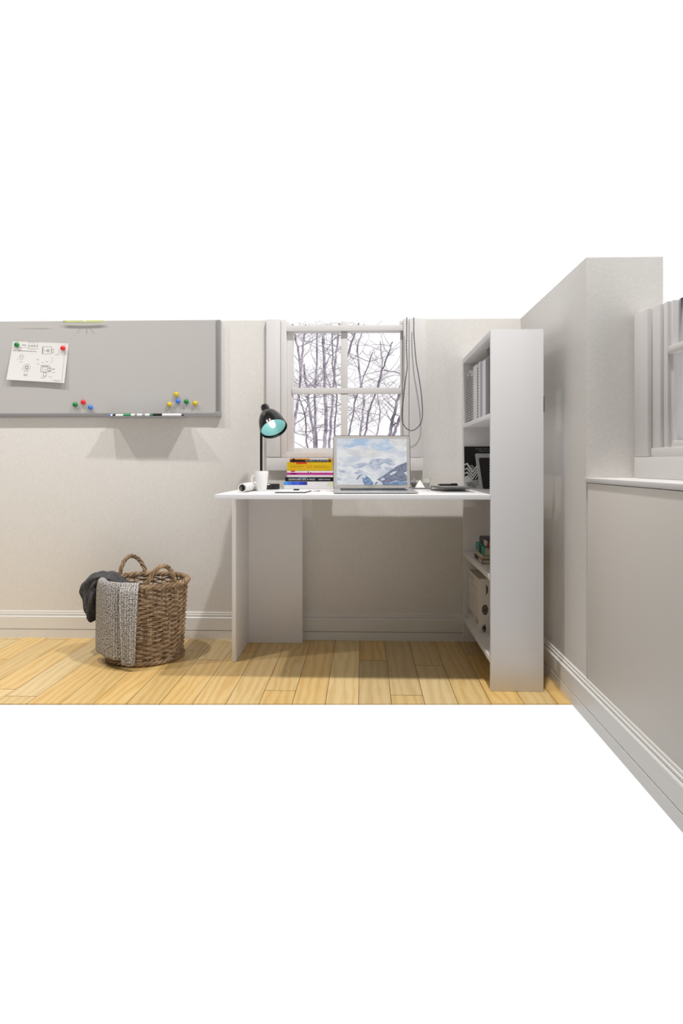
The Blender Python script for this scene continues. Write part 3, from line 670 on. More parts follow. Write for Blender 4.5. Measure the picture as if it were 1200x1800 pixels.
def picture(name, c0, c1, scale, lo=.4, hi=.6):
    m = bpy.data.materials.new(name); m.use_nodes = True; nt = m.node_tree; b = nt.nodes['Principled BSDF']
    tc = nt.nodes.new('ShaderNodeTexCoord'); mp = nt.nodes.new('ShaderNodeMapping'); mp.inputs['Scale'].default_value = (scale, scale, scale * 2)
    n = nt.nodes.new('ShaderNodeTexNoise'); n.inputs['Scale'].default_value = 1; n.inputs['Detail'].default_value = 6; n.inputs['Roughness'].default_value = .6
    r_ = nt.nodes.new('ShaderNodeMapRange'); r_.inputs[1].default_value = lo; r_.inputs[2].default_value = hi
    mx = nt.nodes.new('ShaderNodeMix'); mx.data_type = 'RGBA'; mx.inputs[6].default_value = lin(c0); mx.inputs[7].default_value = lin(c1)
    L = nt.links.new; L(tc.outputs['Object'], mp.inputs[0]); L(mp.outputs[0], n.inputs['Vector']); L(n.outputs['Fac'], r_.inputs[0]); L(r_.outputs[0], mx.inputs[0])
    b.inputs['Base Color'].default_value = (.02, .02, .02, 1); L(mx.outputs[2], b.inputs['Emission Color']); b.inputs['Emission Strength'].default_value = .82
    b.inputs['Roughness'].default_value = .12
    return m
scr = MB(); scr.quad(*[spt(x, y) for x, y in ((145, 705), (1020, 705), (1020, 150), (145, 150))]); scr = scr.build('screen', picture('display_snow_sky', (240, 240, 242), (206, 214, 224), 16), lid, world=False, recalc=False)
layers = [
 ('display_sky', (178, 203, 232), (222, 228, 236), 20, [[(145, 200), (300, 260), (420, 230), (560, 240), (640, 290), (760, 300), (860, 250), (800, 150), (145, 150)]]),
 ('display_haze', (236, 234, 232), (216, 217, 220), 30, [[(800, 150), (1020, 150), (1020, 240), (900, 230), (810, 215)], [(260, 300), (420, 270), (620, 280), (720, 320), (700, 360), (560, 370), (380, 350), (280, 340)]]),
 ('display_ridge', (172, 182, 204), (214, 219, 230), 60, [[(330, 490), (400, 450), (490, 432), (540, 455), (580, 405), (680, 388), (720, 400), (790, 385), (860, 432), (880, 470), (800, 470), (740, 440), (690, 470), (705, 515), (610, 545), (545, 470), (450, 500), (350, 505)], [(350, 570), (430, 525), (480, 540), (500, 565), (420, 585)], [(720, 500), (800, 490), (850, 520), (780, 545)], [(150, 610), (210, 630), (205, 655), (150, 655)], [(150, 520), (230, 530), (270, 560), (200, 560)]]),
 ('display_mountain', (112, 118, 140), (142, 150, 170), 90, [[(640, 645), (700, 612), (800, 545), (900, 478), (960, 452), (1020, 432), (1020, 660), (960, 672), (880, 655), (800, 680), (740, 705), (690, 665)], [(385, 640), (425, 590), (475, 572), (440, 600), (400, 645)], [(615, 690), (650, 665), (650, 690), (620, 705)]]),
 ('display_crag', (104, 132, 172), (148, 172, 204), 70, [[(462, 612), (480, 622), (505, 590), (560, 632), (606, 688), (590, 705), (490, 705), (468, 670)], [(700, 690), (800, 682), (880, 662), (1020, 668), (1020, 705), (720, 705)]]),
 ('display_snowpatch', (232, 236, 242), (196, 206, 222), 90, [[(800, 575), (850, 548), (900, 540), (880, 562), (820, 592)], [(470, 600), (500, 590), (505, 615), (480, 635)], [(980, 560), (1020, 545), (1020, 600)], [(690, 640), (720, 620), (750, 640), (700, 660)]]),
]
for i, (nm, ca, cb_, sc_, polys) in enumerate(layers):
    pm = picture(nm, ca, cb_, sc_)
    for pl in polys:
        a = MB(); a.bm.faces.new([a.bm.verts.new(spt(x, y, .00015 * (i + 1))) for x, y in pl])
        bmesh.ops.triangulate(a.bm, faces=a.bm.faces[:]); a.build(nm.replace('display', 'picture'), pm, scr, world=False, recalc=True)
text(lid, 'lid_lettering', 'MacBook', .0062, Ml @ Vector((-.0125, -.001, .0065)), (1, 0, 0), Ml.to_3x3() @ Vector((0, 0, 1)), GREYPL, world=False)

# ---- pyramids, jar and tray behind the laptop
ty = 3.14
t0 = pY(718, 858, ty); t1 = pY(767.5, 858, ty)
tray = tag(MB().box(t0.x, t1.x, ty - .045, ty + .06, DZ + .0003, DZ + .0065, .002).build('tray', mat('slate', (128, 128, 128), .6)), 'flat grey slate tray under the ornaments right of the laptop', 'tray')
tray.data.transform(Matrix.Translation((-(t0.x + t1.x) / 2, -ty, -DZ))); tray.location = ((t0.x + t1.x) / 2, ty, DZ)
tz = DZ + .0068
def pyr(label, pxl, pxr, apx, apy, m, Y, group, bip=False):
    A, B, C = pY(pxl, 857, Y), pY(pxr, 857, Y), pY(apx, apy, Y); c = Vector(((A.x + B.x) / 2, Y, tz)); a = MB()
    hw = (B.x - A.x) / 2; n = 4
    if not bip:
        base = [a.bm.verts.new((c.x + sx * hw, Y + sy * hw, tz)) for sx, sy in ((-1, -1), (1, -1), (1, 1), (-1, 1))]
        ap = a.bm.verts.new((C.x, Y, C.z)); a.bm.faces.new(base[::-1])
        for i in range(4): a.bm.faces.new((base[i], base[(i + 1) % 4], ap))
    else:                                  # faceted gem: narrower foot, widest at mid height
        zm = tz + (C.z - tz) * .48
        bt = [a.bm.verts.new((c.x + sx * hw * .45, Y + sy * hw * .45, tz)) for sx, sy in ((-1, -1), (1, -1), (1, 1), (-1, 1))]
        md = [a.bm.verts.new((c.x + sx * hw, Y + sy * hw, zm)) for sx, sy in ((-1, -1), (1, -1), (1, 1), (-1, 1))]
        ap = a.bm.verts.new((C.x, Y, C.z)); a.bm.faces.new(bt[::-1])
        for i in range(4):
            a.bm.faces.new((bt[i], bt[(i + 1) % 4], md[(i + 1) % 4], md[i])); a.bm.faces.new((md[i], md[(i + 1) % 4], ap))
    o = tag(a.build('pyramid_ornament', m, angle=10), label, 'ornament', group); o.location = c; o.data.transform(Matrix.Translation(-c)); return o
pyr('dark grey faceted pyramid ornament beside the laptop screen', 720.5, 732.5, 727.2, 839, mat('stone_grey', (118, 117, 117), .6), ty + .02, 'ornaments on the tray', True)
pyr('small white pyramid ornament in front of the jar on the tray', 729.5, 746, 737.5, 843.5, mat('plaster', (244, 243, 241), .7), ty - .012, 'ornaments on the tray')
jc = pY(749, 857, ty + .03)
jar = thing('candle_jar', 'small clear jar holding a cream candle on the grey tray', 'candle', (jc.x, ty + .03, tz))
Mj = Matrix.Translation((jc.x, ty + .03, tz))
a = MB(); a.lathe([(.0, .001), (.012, .001), (.0205, .030), (.0215, .043), (.0212, .0435), (.0195, .0425), (.0185, .030), (.0115, .003), (0, .003)], Mj, 32)
mj = bpy.data.materials.new('clear_glass'); mj.use_nodes = True; bj = mj.node_tree.nodes['Principled BSDF']; bj.inputs['Base Color'].default_value = (.97, .97, .94, 1); bj.inputs['Transmission Weight'].default_value = .75; bj.inputs['Roughness'].default_value = .08; bj.inputs['IOR'].default_value = 1.3
a.build('jar', mj, jar)
a = MB(); a.lathe([(0, .0035), (.0112, .0035), (.016, .022), (0, .0225)], Mj, 32); a.build('candle_wax', mat('wax', (240, 236, 222), .5), jar)
# ---- card, notebooks and pen at the right
c0_ = pZ(752, 863, DZ); c1_ = pZ(765, 863, DZ)
a = MB(); a.box(c0_.x, c1_.x + .01, c0_.y - .01, c0_.y + .09, DZ + .0003, DZ + .0035, .0006)
o = tag(a.build('small_notebook', PAPER), 'small white card pad on the desk left of the notebooks', 'notepad'); q_ = Vector((c0_.x + .02, c0_.y + .03, DZ)); o.location = q_; o.data.transform(Matrix.Translation(-q_))
def slab(name, label, pl, pr, frow, z0, z1, depth, m, cat, skew=0.0, group=None, pagesm=None):
    A = pZ(pl, frow, z0); Bx = pY(pr, frow, A.y).x
    t = thing(name, label, cat, ((A.x + Bx) / 2, A.y + depth / 2, z0), group)
    pts = lambda z, i=0: [Vector((A.x + i, A.y + i, z)), Vector((Bx - i, A.y + i, z)), Vector((Bx + skew - i, A.y + depth - i, z)), Vector((A.x + skew + i, A.y + depth - i, z))]
    if pagesm:
        e = .0012; a = MB(); a.prism(pts(z0), (0, 0, e)); a.prism(pts(z1 - e), (0, 0, e)); a.build('cover', m, t)
        a = MB(); a.prism(pts(z0 + e, .002), (0, 0, z1 - z0 - 2 * e)); a.build('pages', pagesm, t)
    else:
        a = MB(); a.prism(pts(z0), (0, 0, z1 - z0)); a.build('sheets', m, t)
    return t
slab('folder', 'thin light grey folder at the bottom of the notebook stack', 771, 834, 865.6, DZ + .0003, DZ + .0035, .24, mat('folder_grey', (190, 188, 188), .6), 'folder', -.02, 'notebooks stacked by the bookshelf')
slab('notebook', 'thick white notebook with grey edges in the middle of the stack', 778.5, 826, 862.7, DZ + .0038, DZ + .0165, .19, mat('cover_grey', (150, 149, 150), .5), 'notebook', -.03, 'notebooks stacked by the bookshelf', mat('pages_white', (232, 231, 229), .8))
slab('notebook', 'dark grey notebook on top of the stack under the pen', 780, 832, 858.6, DZ + .0168, DZ + .023, .17, mat('cover_slate', (112, 112, 112), .5), 'notebook', -.04, 'notebooks stacked by the bookshelf', mat('cover_grey', (0, 0, 0)))
pa = pY(768, 854.4, 2.98); pb = pY(802, 854.2, 2.98); pzz = DZ + .0232 + .0042
pen = thing('pen', 'black pen lying on the dark notebook by the bookshelf', 'pen', ((pa.x + pb.x) / 2, 2.93, DZ + .0232))
Mp = Matrix.Translation((pa.x - .006, 2.90, pzz)) @ Matrix.Rotation(PI / 2, 4, 'Y'); L = pb.x - pa.x
a = MB(); a.lathe([(.0016, 0), (.0042, .012), (.0042, L * .6)], Mp, 12, True, True); a.build('barrel', BLACKM, pen)
a = MB(); a.lathe([(.0044, L * .6), (.0044, L - .002), (.003, L)], Mp, 12, True, True); cp = a.build('cap', BLACK, pen)
a = MB(); a.box(pa.x - .006 + L * .66, pa.x - .006 + L * .97, 2.8995 - .0015, 2.9005 + .0015, pzz + .0042, pzz + .006, .0004); a.build('clip', BLACKM, cp)

# ------------------------------------------------------------------ bookshelf contents
# middle compartment: black patterned book leaning on the far panel
fy_ = SY1 - PT
CB0 = pY(817.5, 785, fy_ - .012); CB1 = pY(818.8, 858, fy_ - .03)
bw, bh = .172, CB0.z - DZ
bk = thing('patterned_book', 'black book with white zigzag mountain lines leaning upright on the shelf', 'book', (SX0 + .09, fy_ - .02, DZ))
xl = SX0 + .004
lean = .018
def bpt(u, v, o_=0): return Vector((xl + bw * u, fy_ - .026 - o_ + lean * v, DZ + .0005 + bh * v))
def bslab(mb, u0, u1, v0, v1, o0, o1):
    mb.prism([bpt(u0, v0, o0), bpt(u1, v0, o0), bpt(u1, v1, o0), bpt(u0, v1, o0)], (0, o0 - o1, 0))
a = MB(); bslab(a, 0, 1, 0, 1, 0, .0025); bslab(a, 0, 1, 0, 1, -.0055, -.0035); bslab(a, 0, .012, 0, 1, -.0055, 0); a.build('cover', mat('book_black', (7, 7, 8), .5), bk)
a = MB(); bslab(a, .012, .985, .01, .99, -.0034, -.0002); a.build('pages', PAGES, bk)
BX = lambda x, y: ((x - 272) / (272 * 2.6) * 1.04, 1 - (y - 235) / 1090)      # zoomed pixel -> cover (u, v)
dpat = MB()
def stripe(pts, wd, o_=.0027):
    for A, B in zip(pts, pts[1:]):
        p, q = bpt(*BX(*A), o_), bpt(*BX(*B), o_); d = q - p; n_ = Vector((-d.z, 0, d.x)).normalized() * wd / 2; e_ = d.normalized() * wd * .25
        dpat.quad(p - n_ - e_, q - n_ + e_, q + n_ + e_, p + n_ - e_)
for i, dy in enumerate((0, 120, 225)):
    stripe([(280, 715 + dy), (320, 685 + dy), (420, 905 + dy * .75), (560, 655 + dy * .72), (640, 520 + dy * .7), (760, 720 + dy * .7)], .0065 if i else .008)
stripe([(375, 760), (410, 728), (455, 795)], .003); stripe([(380, 830), (410, 785), (440, 850), (410, 900), (385, 845)], .003)
stripe([(470, 1085), (575, 860)], .004); stripe([(530, 1085), (575, 1000)], .004)
dpat.build('zigzag_print', mat('print_white', (225, 224, 222), .6), bk, recalc=False)
dp2 = MB()
dp2.bm.faces.new([dp2.bm.verts.new(bpt(*BX(x, y), .00262)) for x, y in ((272, 1030), (330, 985), (420, 1110), (480, 1100), (560, 1080), (700, 1080), (700, 1320), (272, 1320))]); dp2.build('white_ground', mat('print_white2', (214, 213, 211), .6), bk, recalc=False)
dpat = MB()
for r0 in (190, 155, 120, 85, 50): stripe([(520 + r0 * .95 * math.cos(w_ * PI / 14), 1290 + r0 * math.sin(-w_ * PI / 14)) for w_ in range(15)], .0022, .0029)
for r0 in (150, 115, 80, 45): stripe([(320 + r0 * math.cos(w_ * PI / 14), 1330 + r0 * math.sin(-w_ * PI / 14)) for w_ in range(0, 9)], .0022, .0032)
dpat.build('arc_print', BLACKM, bk, recalc=False)
tw = mat('print_grey', (150, 150, 150), .6)
for s_, x, y, wd in (('CHASE THE fun', 480, 320, .068), ('Adventures', 545, 372, .062), ('of', 480, 445, .014)):
    text(bk, 'cover_title', s_, .0105, bpt(*BX(x, y), .0026), (1, 0, 0), (0, lean, bh), tw, width=wd)
# tablet standing in front of the book
TBY = 3.13
q0, q1, q2, q3 = pY(843.5, 858.8, TBY), pY(900, 858.8, TBY), pY(894, 797, TBY), pY(836.6, 797, TBY)
tb = thing('tablet', 'black tablet in a pale grey frame standing against the patterned book', 'tablet', (q0.x + .05, TBY, DZ))
Z0 = DZ + .001
def tp(u, v, o_): p = q0.lerp(q1, u).lerp(q3.lerp(q2, u), v); return Vector((p.x, TBY - o_ + .03 * v, Z0 + (q3.z - Z0) * v))
def rq(u0, u1, v0, v1, r_): return rrect(u0, u1, v0, v1, r_)
a = MB(); a.prism([tp(u, v, 0) for u, v in rq(0, 1, 0, 1, .05)], (0, .008, 0)); a.build('body', mat('tablet_grey', (176, 176, 177), .4), tb)
a = MB(); a.prism([tp(u, v, .0006) for u, v in rq(.09, .93, .0, .88, .05)], (0, .0012, 0)); a.build('display', mat('tablet_black', (10, 10, 11), .2), tb)
# spiral notebook just inside the near panel
sx = pX(859, 800, SX0 + .017)
def spiral_nb(label, y0, y1, x0, x1, z0, z1, cover, ringm, group=None, pitch=.0115, rr=.005):
    t = thing('spiral_notebook', label, 'notebook', ((x0 + x1) / 2, (y0 + y1) / 2, z0), group); ym = (y0 + y1) / 2; e = min(.0012, (y1 - y0) * .2)
    a = MB(); a.box(x0, x1, y0, y0 + e, z0, z1); a.box(x0, x1, y1 - e, y1, z0, z1); a.build('cover', cover, t)
    a = MB(); a.box(x0 + .001, x1 - .002, y0 + e, y1 - e, z0 + .001, z1 - .001); a.build('pages', mat('pages_white', (0, 0, 0)), t)
    a = MB(); n = int((z1 - z0 - .02) / pitch); hr = max(rr, (y1 - y0) / 2 + .001)
    for i in range(n):
        z = z0 + .012 + i * pitch
        a.tube([(x0 + .003 + .006 * math.cos(w_ * PI / 5), ym + hr * math.sin(w_ * PI / 5), z) for w_ in range(10)], .0013, 5, closed=True)
    a.build('wire_binding', ringm, t); return t
spiral_nb('slim spiral notebook standing on the desk just inside the near panel', 2.665, 2.675, SX0 + .022, SX0 + .15, DZ + .0005, DZ + .17, mat('nb_black', (20, 20, 21), .5), WHITEP)
# upper compartment
G = 'notebooks and binders on the upper shelf'
XU = SX0 + .018
yu = lambda px: pX(px, 700, XU).y
zt = Z_TOP + .0004
nbw = mat('nb_white', (236, 236, 234), .5); nbp = mat('nb_pinkgrey', (196, 186, 182), .5); dkw = mat('wire_dark', (40, 40, 42), .4); nbg = mat('nb_pale', (222, 226, 226), .5)
spiral_nb('greyish pink spiral notebook farthest back on the upper shelf', yu(823.3), yu(820.8), XU, XU + .15, zt, zt + .245, nbp, dkw, G)
spiral_nb('white spiral notebook second from the back on the upper shelf', yu(826), yu(824), XU, XU + .15, zt, zt + .25, nbw, dkw, G)
spiral_nb('slightly shorter pale spiral notebook third from the back on the upper shelf', yu(830.4), yu(827.6), XU, XU + .15, zt, zt + .238, nbg, dkw, G)
book('thick white writing pad fourth from the back on the upper shelf', XU, XU + .155, yu(838.4), yu(831.4), zt, zt + .249, nbw, G, 'stand')
spiral_nb('slim white notebook with a black spiral, next to the thick writing pad', yu(840.6), yu(838.9), XU, XU + .155, zt, zt + .245, nbw, dkw, G, .0125, .0035)
book('white slim book left of the lavender one on the upper shelf', XU - .001, XU + .155, yu(844), yu(841), zt, zt + .248, mcol('slim_white', (238, 236, 236)), G, 'stand')
book('lavender book on the upper shelf', XU - .001, XU + .155, yu(848.2), yu(844.3), zt, zt + .243, mcol('lavender', (176, 172, 192)), G, 'stand')
book('thick white book between the lavender book and the grey box', XU - .003, XU + .15, yu(854.6), yu(848.7), zt, zt + .236, mcol('thick_white', (240, 240, 240)), G, 'stand')
mf = thing('magazine_file', 'tall grey magazine file against the near panel of the upper shelf', 'file box', (XU + .08, (yu(860.2) + yu(855)) / 2, zt), G)
y0, y1 = yu(860.8), yu(855.1)
a = MB(); a.prism([(XU - .004, y0, zt), (XU + .155, y0, zt), (XU + .155, y0, zt + .262), (XU + .045, y0, zt + .262), (XU - .004, y0, zt + .237)], (0, .002, 0)); a.prism([(XU - .004, y1 - .002, zt), (XU + .155, y1 - .002, zt), (XU + .155, y1 - .002, zt + .262), (XU + .045, y1 - .002, zt + .262), (XU - .004, y1 - .002, zt + .237)], (0, .002, 0))
a.box(XU - .004, XU - .002, y0 + .002, y1 - .002, zt, zt + .237); a.box(XU - .002, XU + .155, y0 + .002, y1 - .002, zt, zt + .002); a.build('shell', mat('file_grey', (126, 126, 127), .55), mf)
a = MB(); a.box(XU - .0015, XU + .15, y0 + .004, y1 - .004, zt + .0022, zt + .273, .002); a.build('black_folders', mat('file_black', (38, 36, 36), .5), mf)
# lower shelf: lying books
G = 'books lying on the lower shelf'
z = Z_LOW + .0004
navy = mcol('navy', (34, 34, 58)); 
t = book('navy and cream spined book at the bottom of the lower shelf stack', .502, .64, 2.845, 3.045, z, z + .018, mcol('crimson', (112, 24, 34)), G, '-X')
MB().box(.5012, .5025, 2.85, 2.935, z + .002, z + .016).build('cream_label', mcol('cream_label', (206, 196, 182)), t); MB().box(.5012, .5025, 2.935, 3.044, z + .001, z + .017).build('navy_spine', navy, t)
z += .0182
t = book('cream book under the teal one on the lower shelf', .504, .64, 2.848, 3.02, z, z + .018, mcol('cream_cover', (190, 176, 154)), G, '-X'); z += .0182
t = book('thick teal book with a black band on the lower shelf', .508, .65, 2.83, 3.045, z, z + .035, mcol('teal', (16, 148, 132)), G, '-X')
MB().box(.5072, .5085, 2.90, 2.955, z + .0005, z + .0345).build('black_band', BLACKM, t); z += .0352
t = book('dark navy book with a white label on top of the lower shelf stack', .52, .65, 2.80, 3.02, z, z + .03, navy, G, '-X')
MB().box(.5192, .5205, 2.82, 2.905, z + .003, z + .027).build('white_label', mcol('cream_label', (0, 0, 0)), t); MB().box(.5187, .5199, 2.805, 2.835, z + .003, z + .018).build('red_label', mcol('red_label', (170, 24, 30)), t)
yx = pX(859.2, 980, SX0 + .024)
t = book('mustard yellow book standing beside the stack on the lower shelf', SX0 + .024, SX0 + .15, 2.64, 2.685, Z_LOW + .0004, Z_LOW + .135, mcol('mustard', (222, 160, 22)), None, 'stand')
# bottom shelf: seven volumes with moons
G = 'white moon phase volumes on the bottom shelf'
vy0, vy1 = 2.932, 3.200; n = 7; st = (vy1 - vy0) / n; zb0 = Z_BOT + .0004; VHt = .2345; VXl = .5005
vw = mcol('volume_white', (226, 220, 211)); vpg = mat('volume_pages', (170, 166, 162), .9, noise=(300, (130, 127, 124), .8))
DINK = mat('ink_dark', (52, 46, 42), .8)
ORD = ['farthest back', 'second from the back', 'third from the back', 'middle one', 'third from the front', 'second from the front', 'nearest one with moons on its cover,']
for i in range(n):
    yb = vy1 - st * i; ya = yb - st + .0012
    t = book('white volume on the bottom shelf, %s of seven' % ORD[i], VXl, VXl + .155, ya, yb, zb0, zb0 + VHt, vw, G, 'stand', vpg)
    ym = (ya + yb) / 2
    def spine(s_, z_, h_, nm='spine_letter'): text(t, nm, s_, h_, (VXl - .0003, ym, zb0 + z_), (0, -1, 0), (0, 0, 1), DINK, align='CENTER')
    if i < 4: spine('MOON'[i], VHt - .030, .022)
    if i > 0: spine('PHASES'[i - 1], VHt - .062, .022)
    spine('NACTION'[i], .030, .034)
    a = MB(); a.box(VXl - .0003, VXl, ym - .0008, ym + .0008, zb0 + .085, zb0 + .150); a.build('spine_line', mat('ink_pale', (168, 158, 146), .8), t)
    if i == 6:
        yq = ya - .0003; cxm = pY(852.2, 1072, ya).x
        def disc(cz, mm, nm, pts):
            a = MB(); a.bm.faces.new([a.bm.verts.new((cxm + x, yq, cz + zz)) for x, zz in pts]); bmesh.ops.triangulate(a.bm, faces=a.bm.faces[:]); a.build(nm, mm, t)
        moon = mat('moon_print', (34, 32, 31), .7, noise=(75, (140, 136, 130), .7)); rx, rz = .0137, .0228
        el = lambda a0, a1, kx=1, kz=1, ox=0: [(ox + rx * kx * math.cos(math.radians(w_)), rz * kz * math.sin(math.radians(w_))) for w_ in range(a0, a1, 9)]
        disc(pY(852, 1037, ya).z, moon, 'crescent_moon', el(-81, 82) + el(-72, 73, .62, .93, -.0004)[::-1])
        disc(pY(852, 1072, ya).z, moon, 'full_moon', el(0, 360))
        disc(pY(852, 1105, ya).z + .0005, moon, 'half_moon', el(90, 271, .95, .75) + [(.003, -.011), (.0045, 0), (.003, .011)])

# ------------------------------------------------------------------ laundry basket
BX0, BYC = -.983, 2.955
RB, RT, BH = .158, .180, .345
bs = thing('wicker_basket', 'round brown wicker basket with two loop handles on the floor', 'basket', (BX0, BYC, 0))
NS = 26
def bR(z): return RB + (RT - RB) * (z / BH)
def bp_(th, r_, z): return Vector((BX0 + r_ * math.cos(th), BYC + r_ * math.sin(th), z))
rng = random.Random(5)
a = MB(); ROWS = 30; z_s, z_e = .026, BH - .022
for k in range(ROWS):
    zr = z_s + (z_e - z_s) * k / (ROWS - 1); pts = []; n_ = NS * 5; ph = rng.uniform(0, 6)
    for i in range(n_):
        th = 2 * PI * i / n_
        off = .0052 * math.cos(NS / 2 * th + PI * k)
        pts.append(bp_(th, bR(zr) + off, zr + .0008 * math.sin(3 * th + ph) + .0022 * math.sin(NS / 2 * th + PI * k + .8)))
    a.tube(pts, .0043, 6, closed=True)
a.build('woven_wall', WICKER, bs)
a = MB()
for i in range(NS):
    th = 2 * PI * (i + .0) / NS
    a.tube([bp_(th, bR(z), z) for z in (.006, .12, .24, BH - .008)], .0038, 6)
a.build('stakes', WICKER, bs)
a = MB()
a.lathe([(0, .004), (RB - .004, .004), (RB - .004, .010), (0, .010)], Matrix.Translation((BX0, BYC, 0)), 40)
for j in range(3):
    pts = []; n_ = 200
    for i in range(n_):
        th = 2 * PI * i / n_; ph = 14 * th + j * 2 * PI / 3; pts.append(bp_(th, RB + .004 + .006 * math.cos(ph), .0125 + .006 * math.sin(ph)))
    a.tube(pts, .0058, 6, closed=True)
a.build('base', WICKER, bs)
a = MB()
for j in range(4):
    pts = []; n_ = 220
    for i in range(n_):
        th = 2 * PI * i / n_; ph = 11 * th + j * 2 * PI / 4; pts.append(bp_(th, RT + .003 + .009 * math.cos(ph), BH - .003 + .008 * math.sin(ph)))
    a.tube(pts, .0058, 7, closed=True)
a.build('rim', WICKER, bs)
def handle(thc, half=.37, ht=.085):
    a = MB(); n_ = 60
    for j in range(3):
        pts = []
        for i in range(n_ + 1):
            t = i / n_; th = thc - half + 2 * half * t; s_ = math.sin(PI * t)
            zz = BH - .03 + (ht + .03) * (s_ ** .55 if s_ > 0 else 0); ph = t * 2 * PI * 3.2 + j * 2 * PI / 3
            rr = RT + .002 + .012 * s_; k_ = .0056
            rad = Vector((math.cos(th), math.sin(th), 0)); tan = Vector((-math.sin(th), math.cos(th), 0))
            nrm = (Vector((0, 0, 1)) * s_ + tan * math.cos(PI * t) * -1).normalized()
            pts.append(bp_(th, rr, zz) + rad * k_ * math.cos(ph) + nrm * k_ * math.sin(ph))
        a.tube(pts, .0050, 7)
    return a.build('handle', WICKER, bs)
handle(math.radians(128)); handle(math.radians(-50))
# light knit throw over the front of the rim
KNIT = knit_material('knit_light', (200, 195, 190), (52, 50, 52), 20, 52, .92, .49)
KNIT2 = knit_material('knit_strip', (200, 195, 190), (52, 50, 52), 7, 52, .92, .49)
def throw_fn(th0, th1, zbot, r_out, zin, seed, taper=0.0):
    # path along the length: inside -> over the rim -> down outside
    pth = [(RT - .055, zin), (RT - .030, BH - .06), (RT - .020, BH - .01), (RT - .012, BH + .009), (RT + .004, BH + .017), (RT + .018, BH + .010), (RT + r_out * .9, BH - .015), (RT + r_out, BH - .06), (RT + r_out * 1.02, BH - .16), (RT + r_out * 1.0, zbot + .05), (RT + r_out * .95, zbot)]
    L = [0]
    for A, B in zip(pth, pth[1:]): L.append(L[-1] + math.hypot(B[0] - A[0], B[1] - A[1]))
    def fn(u, v):
        s_ = (1 - v) * L[-1]; i = max(k_ for k_ in range(len(L)) if L[k_] <= s_ + 1e-9); i = min(i, len(L) - 2); t = (s_ - L[i]) / (L[i + 1] - L[i])
        r_ = pth[i][0] + (pth[i + 1][0] - pth[i][0]) * t; z = pth[i][1] + (pth[i + 1][1] - pth[i][1]) * t
        th = th0 + (th1 - th0) * u; down = max(0, min(1, (BH - z) / BH)) if s_ > L[4] else 0
        th += taper * down * (u - .5)
        wob = .004 * math.sin(u * 9 + seed + v * 2) * down + .002 * math.sin(u * 23 + seed * 2 + v * 5) * down
        return bp_(th, r_ + wob, z + .004 * math.sin(u * 5 + seed) * (1 if v < .02 else 0))
    return fn
tr_ = thing('knit_throw', 'light grey heathered knit throw hanging over the front of the basket', 'throw', (BX0 - .05, BYC - .2, .03))
a = MB(); a.grid(throw_fn(math.radians(-164), math.radians(-98), .046, .026, .22, .5, .06), 60, 60); a.build('main_panel', KNIT, tr_, solid=.006)
a = MB(); a.grid(throw_fn(math.radians(-101), math.radians(-79), 
    .026, .043, .24, 2.1, -.14), 24, 60); a.build('folded_edge', KNIT2, tr_, solid=.006)
# dark garment over the left rim
KD = knit_material('knit_dark', (112, 112, 113), (18, 17, 17), 44, 90, .9, .47)
GY = 2.975
gp = [(224, 1030, .010, .03), (210, 1024, .020, .045), (196, 1016, .026, .055), (182, 1016, .032, .062), (170, 1026, .040, .066), (164, 1040, .044, .064), (162, 1056, .036, .060), (163, 1070, .032, .055), (165, 1082, .024, .048), (167, 1090, .008, .04)]
C_ = [pY(x, y, GY) for x, y, *_ in gp]
def gfn(u, v):
    f = v * (len(gp) - 1); i = min(int(f), len(gp) - 2); t = f - i
    def cr(A, B, C, D): return .5 * ((2 * B) + (C - A) * t + (2 * A - 5 * B + 4 * C - D) * t * t + (3 * B - A - 3 * C + D) * t ** 3)
    i0, i1, i2, i3 = max(i - 1, 0), i, i + 1, min(i + 2, len(gp) - 1)
    p = cr(C_[i0], C_[i1], C_[i2], C_[i3]); d = (C_[i2] - C_[i1]).lerp(C_[i3] - C_[i0], .5).normalized()
    ra_ = gp[i1][2] + (gp[i2][2] - gp[i1][2]) * t; rb_ = gp[i1][3] + (gp[i2][3] - gp[i1][3]) * t
    nrm = Vector((-d.z, 0, d.x)); w_ = 2 * PI * u
    fold = 1 + .17 * math.sin(3 * w_ + 7 * v) + .13 * math.sin(5 * w_ - 11 * v + 1) + .08 * math.sin(8 * w_ + 17 * v)
    return p + nrm * ra_ * math.cos(w_) * fold + Vector((0, 1, 0)) * rb_ * math.sin(w_) * fold
a = MB(); a.grid(gfn, 64, 72); bmesh.ops.remove_doubles(a.bm, verts=a.bm.verts, dist=.0004)
gm_ = tag(a.build('draped_garment', KD, angle=80), 'dark charcoal knit garment slung over the left rim of the basket', 'clothing')
gl = Vector((C_[5].x, GY, C_[-1].z)); gm_.location = gl; gm_.data.transform(Matrix.Translation(-gl))

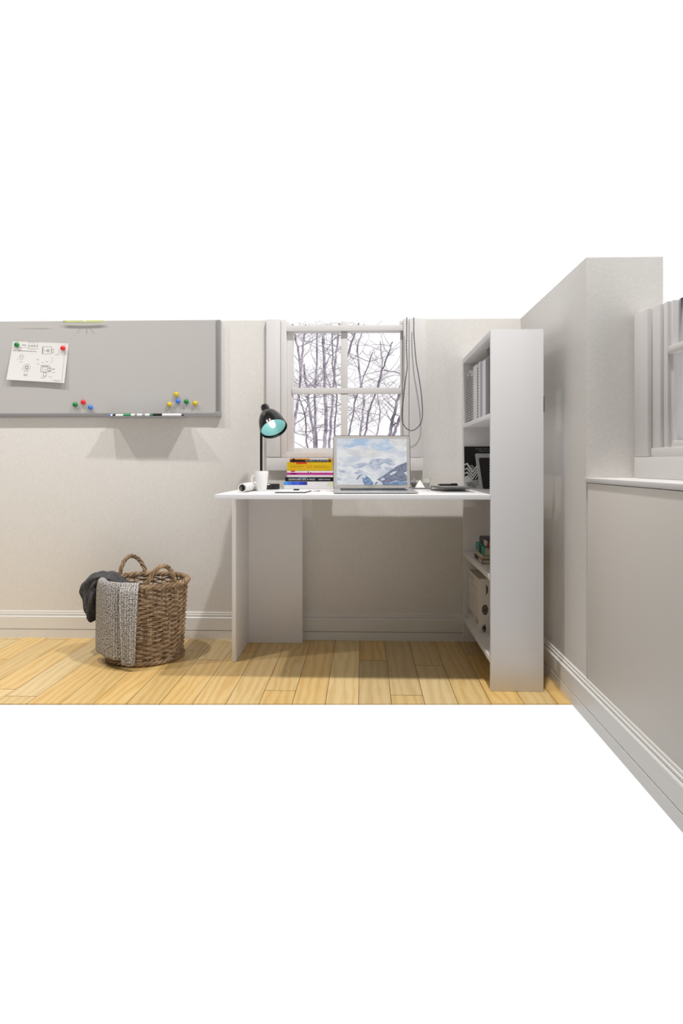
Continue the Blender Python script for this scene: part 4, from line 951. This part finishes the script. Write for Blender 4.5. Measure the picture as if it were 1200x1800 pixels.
# ------------------------------------------------------------------ light
SKY = dict(base=.195, front=.835, side=.6, above=0.0, left=0.0)      # brightness of the surroundings by direction
LAMPS = (11, 0, 1, 41, 29)
wd = bpy.data.worlds.new('overcast'); S.world = wd; wd.use_nodes = True; nt = wd.node_tree; bg = nt.nodes['Background']
tc = nt.nodes.new('ShaderNodeTexCoord'); total = nt.nodes.new('ShaderNodeValue').outputs[0]; total.default_value = SKY['base']
def lobe(axis, lo, hi, amount):
    """adds a soft patch of sky brightness around a direction"""
    global total
    d = nt.nodes.new('ShaderNodeVectorMath'); d.operation = 'DOT_PRODUCT'; d.inputs[1].default_value = axis; nt.links.new(tc.outputs['Generated'], d.inputs[0])
    m = nt.nodes.new('ShaderNodeMapRange'); m.interpolation_type = 'SMOOTHSTEP'; m.inputs[1].default_value = lo; m.inputs[2].default_value = hi; m.inputs[3].default_value = 0; m.inputs[4].default_value = amount
    nt.links.new(d.outputs['Value'], m.inputs[0]); a = nt.nodes.new('ShaderNodeMath'); a.operation = 'ADD'; nt.links.new(total, a.inputs[0]); nt.links.new(m.outputs[0], a.inputs[1]); total = a.outputs[0]
lobe((.9, .66, -.5), -.55, -.13, SKY['front'])      # snow-bright sky beyond the windows
lobe((1, -.25, -.9), .5, .95, SKY['side'])          # brightness added out of view beyond the side window, to light its niche
lobe((0, -.6, .8), .62, .95, SKY['above'])          # added fill standing in for ceiling bounce from behind, switched off
lobe((-1, -.25, -.5), .5, .95, SKY['left'])
nt.links.new(total, bg.inputs['Strength']); bg.inputs['Color'].default_value = (1, .995, .99, 1)
def lampa(name, loc, target, power, size, spread, col=(1, .955, .90)):
    l = bpy.data.lights.new(name, 'AREA'); l.shape = 'DISK'; l.size = size; l.energy = power; l.color = col; l.spread = spread
    o = bpy.data.objects.new(name, l); COL.objects.link(o); o.location = loc
    o.rotation_euler = (Vector(target) - Vector(loc)).to_track_quat('-Z', 'Y').to_euler()
for (x, y, sz), p in zip(((-1.48, 2.06, .05), (-2.0, 2.06, .06), (-.10, 2.04, .16), (.45, 2.0, .12), (-2.75, 2.1, .10)), LAMPS):
    if p: lampa('ceiling_lamp', (x, y, 3.6), (x, y + .3, 0), p, sz, 1.5 if sz < .055 else 2.3, (1, .985, .965) if x > .2 else (1, .965, .925))

# ------------------------------------------------------------------ camera and view
cam = bpy.data.cameras.new('camera'); co = bpy.data.objects.new('camera', cam); COL.objects.link(co)
cam.sensor_fit = 'HORIZONTAL'; cam.sensor_width = 36; cam.lens = 36 * F / 1200; cam.shift_y = -(900 - VY) / 1200
cam.clip_start = .05; co.location = (0, 0, HC); co.rotation_euler = (PI / 2, 0, PSI)
S.camera = co
S.view_settings.view_transform = 'Standard'; S.view_settings.look = 'None'; S.view_settings.exposure = 0.0; S.view_settings.gamma = 1.0; S.view_settings.use_curve_mapping = False
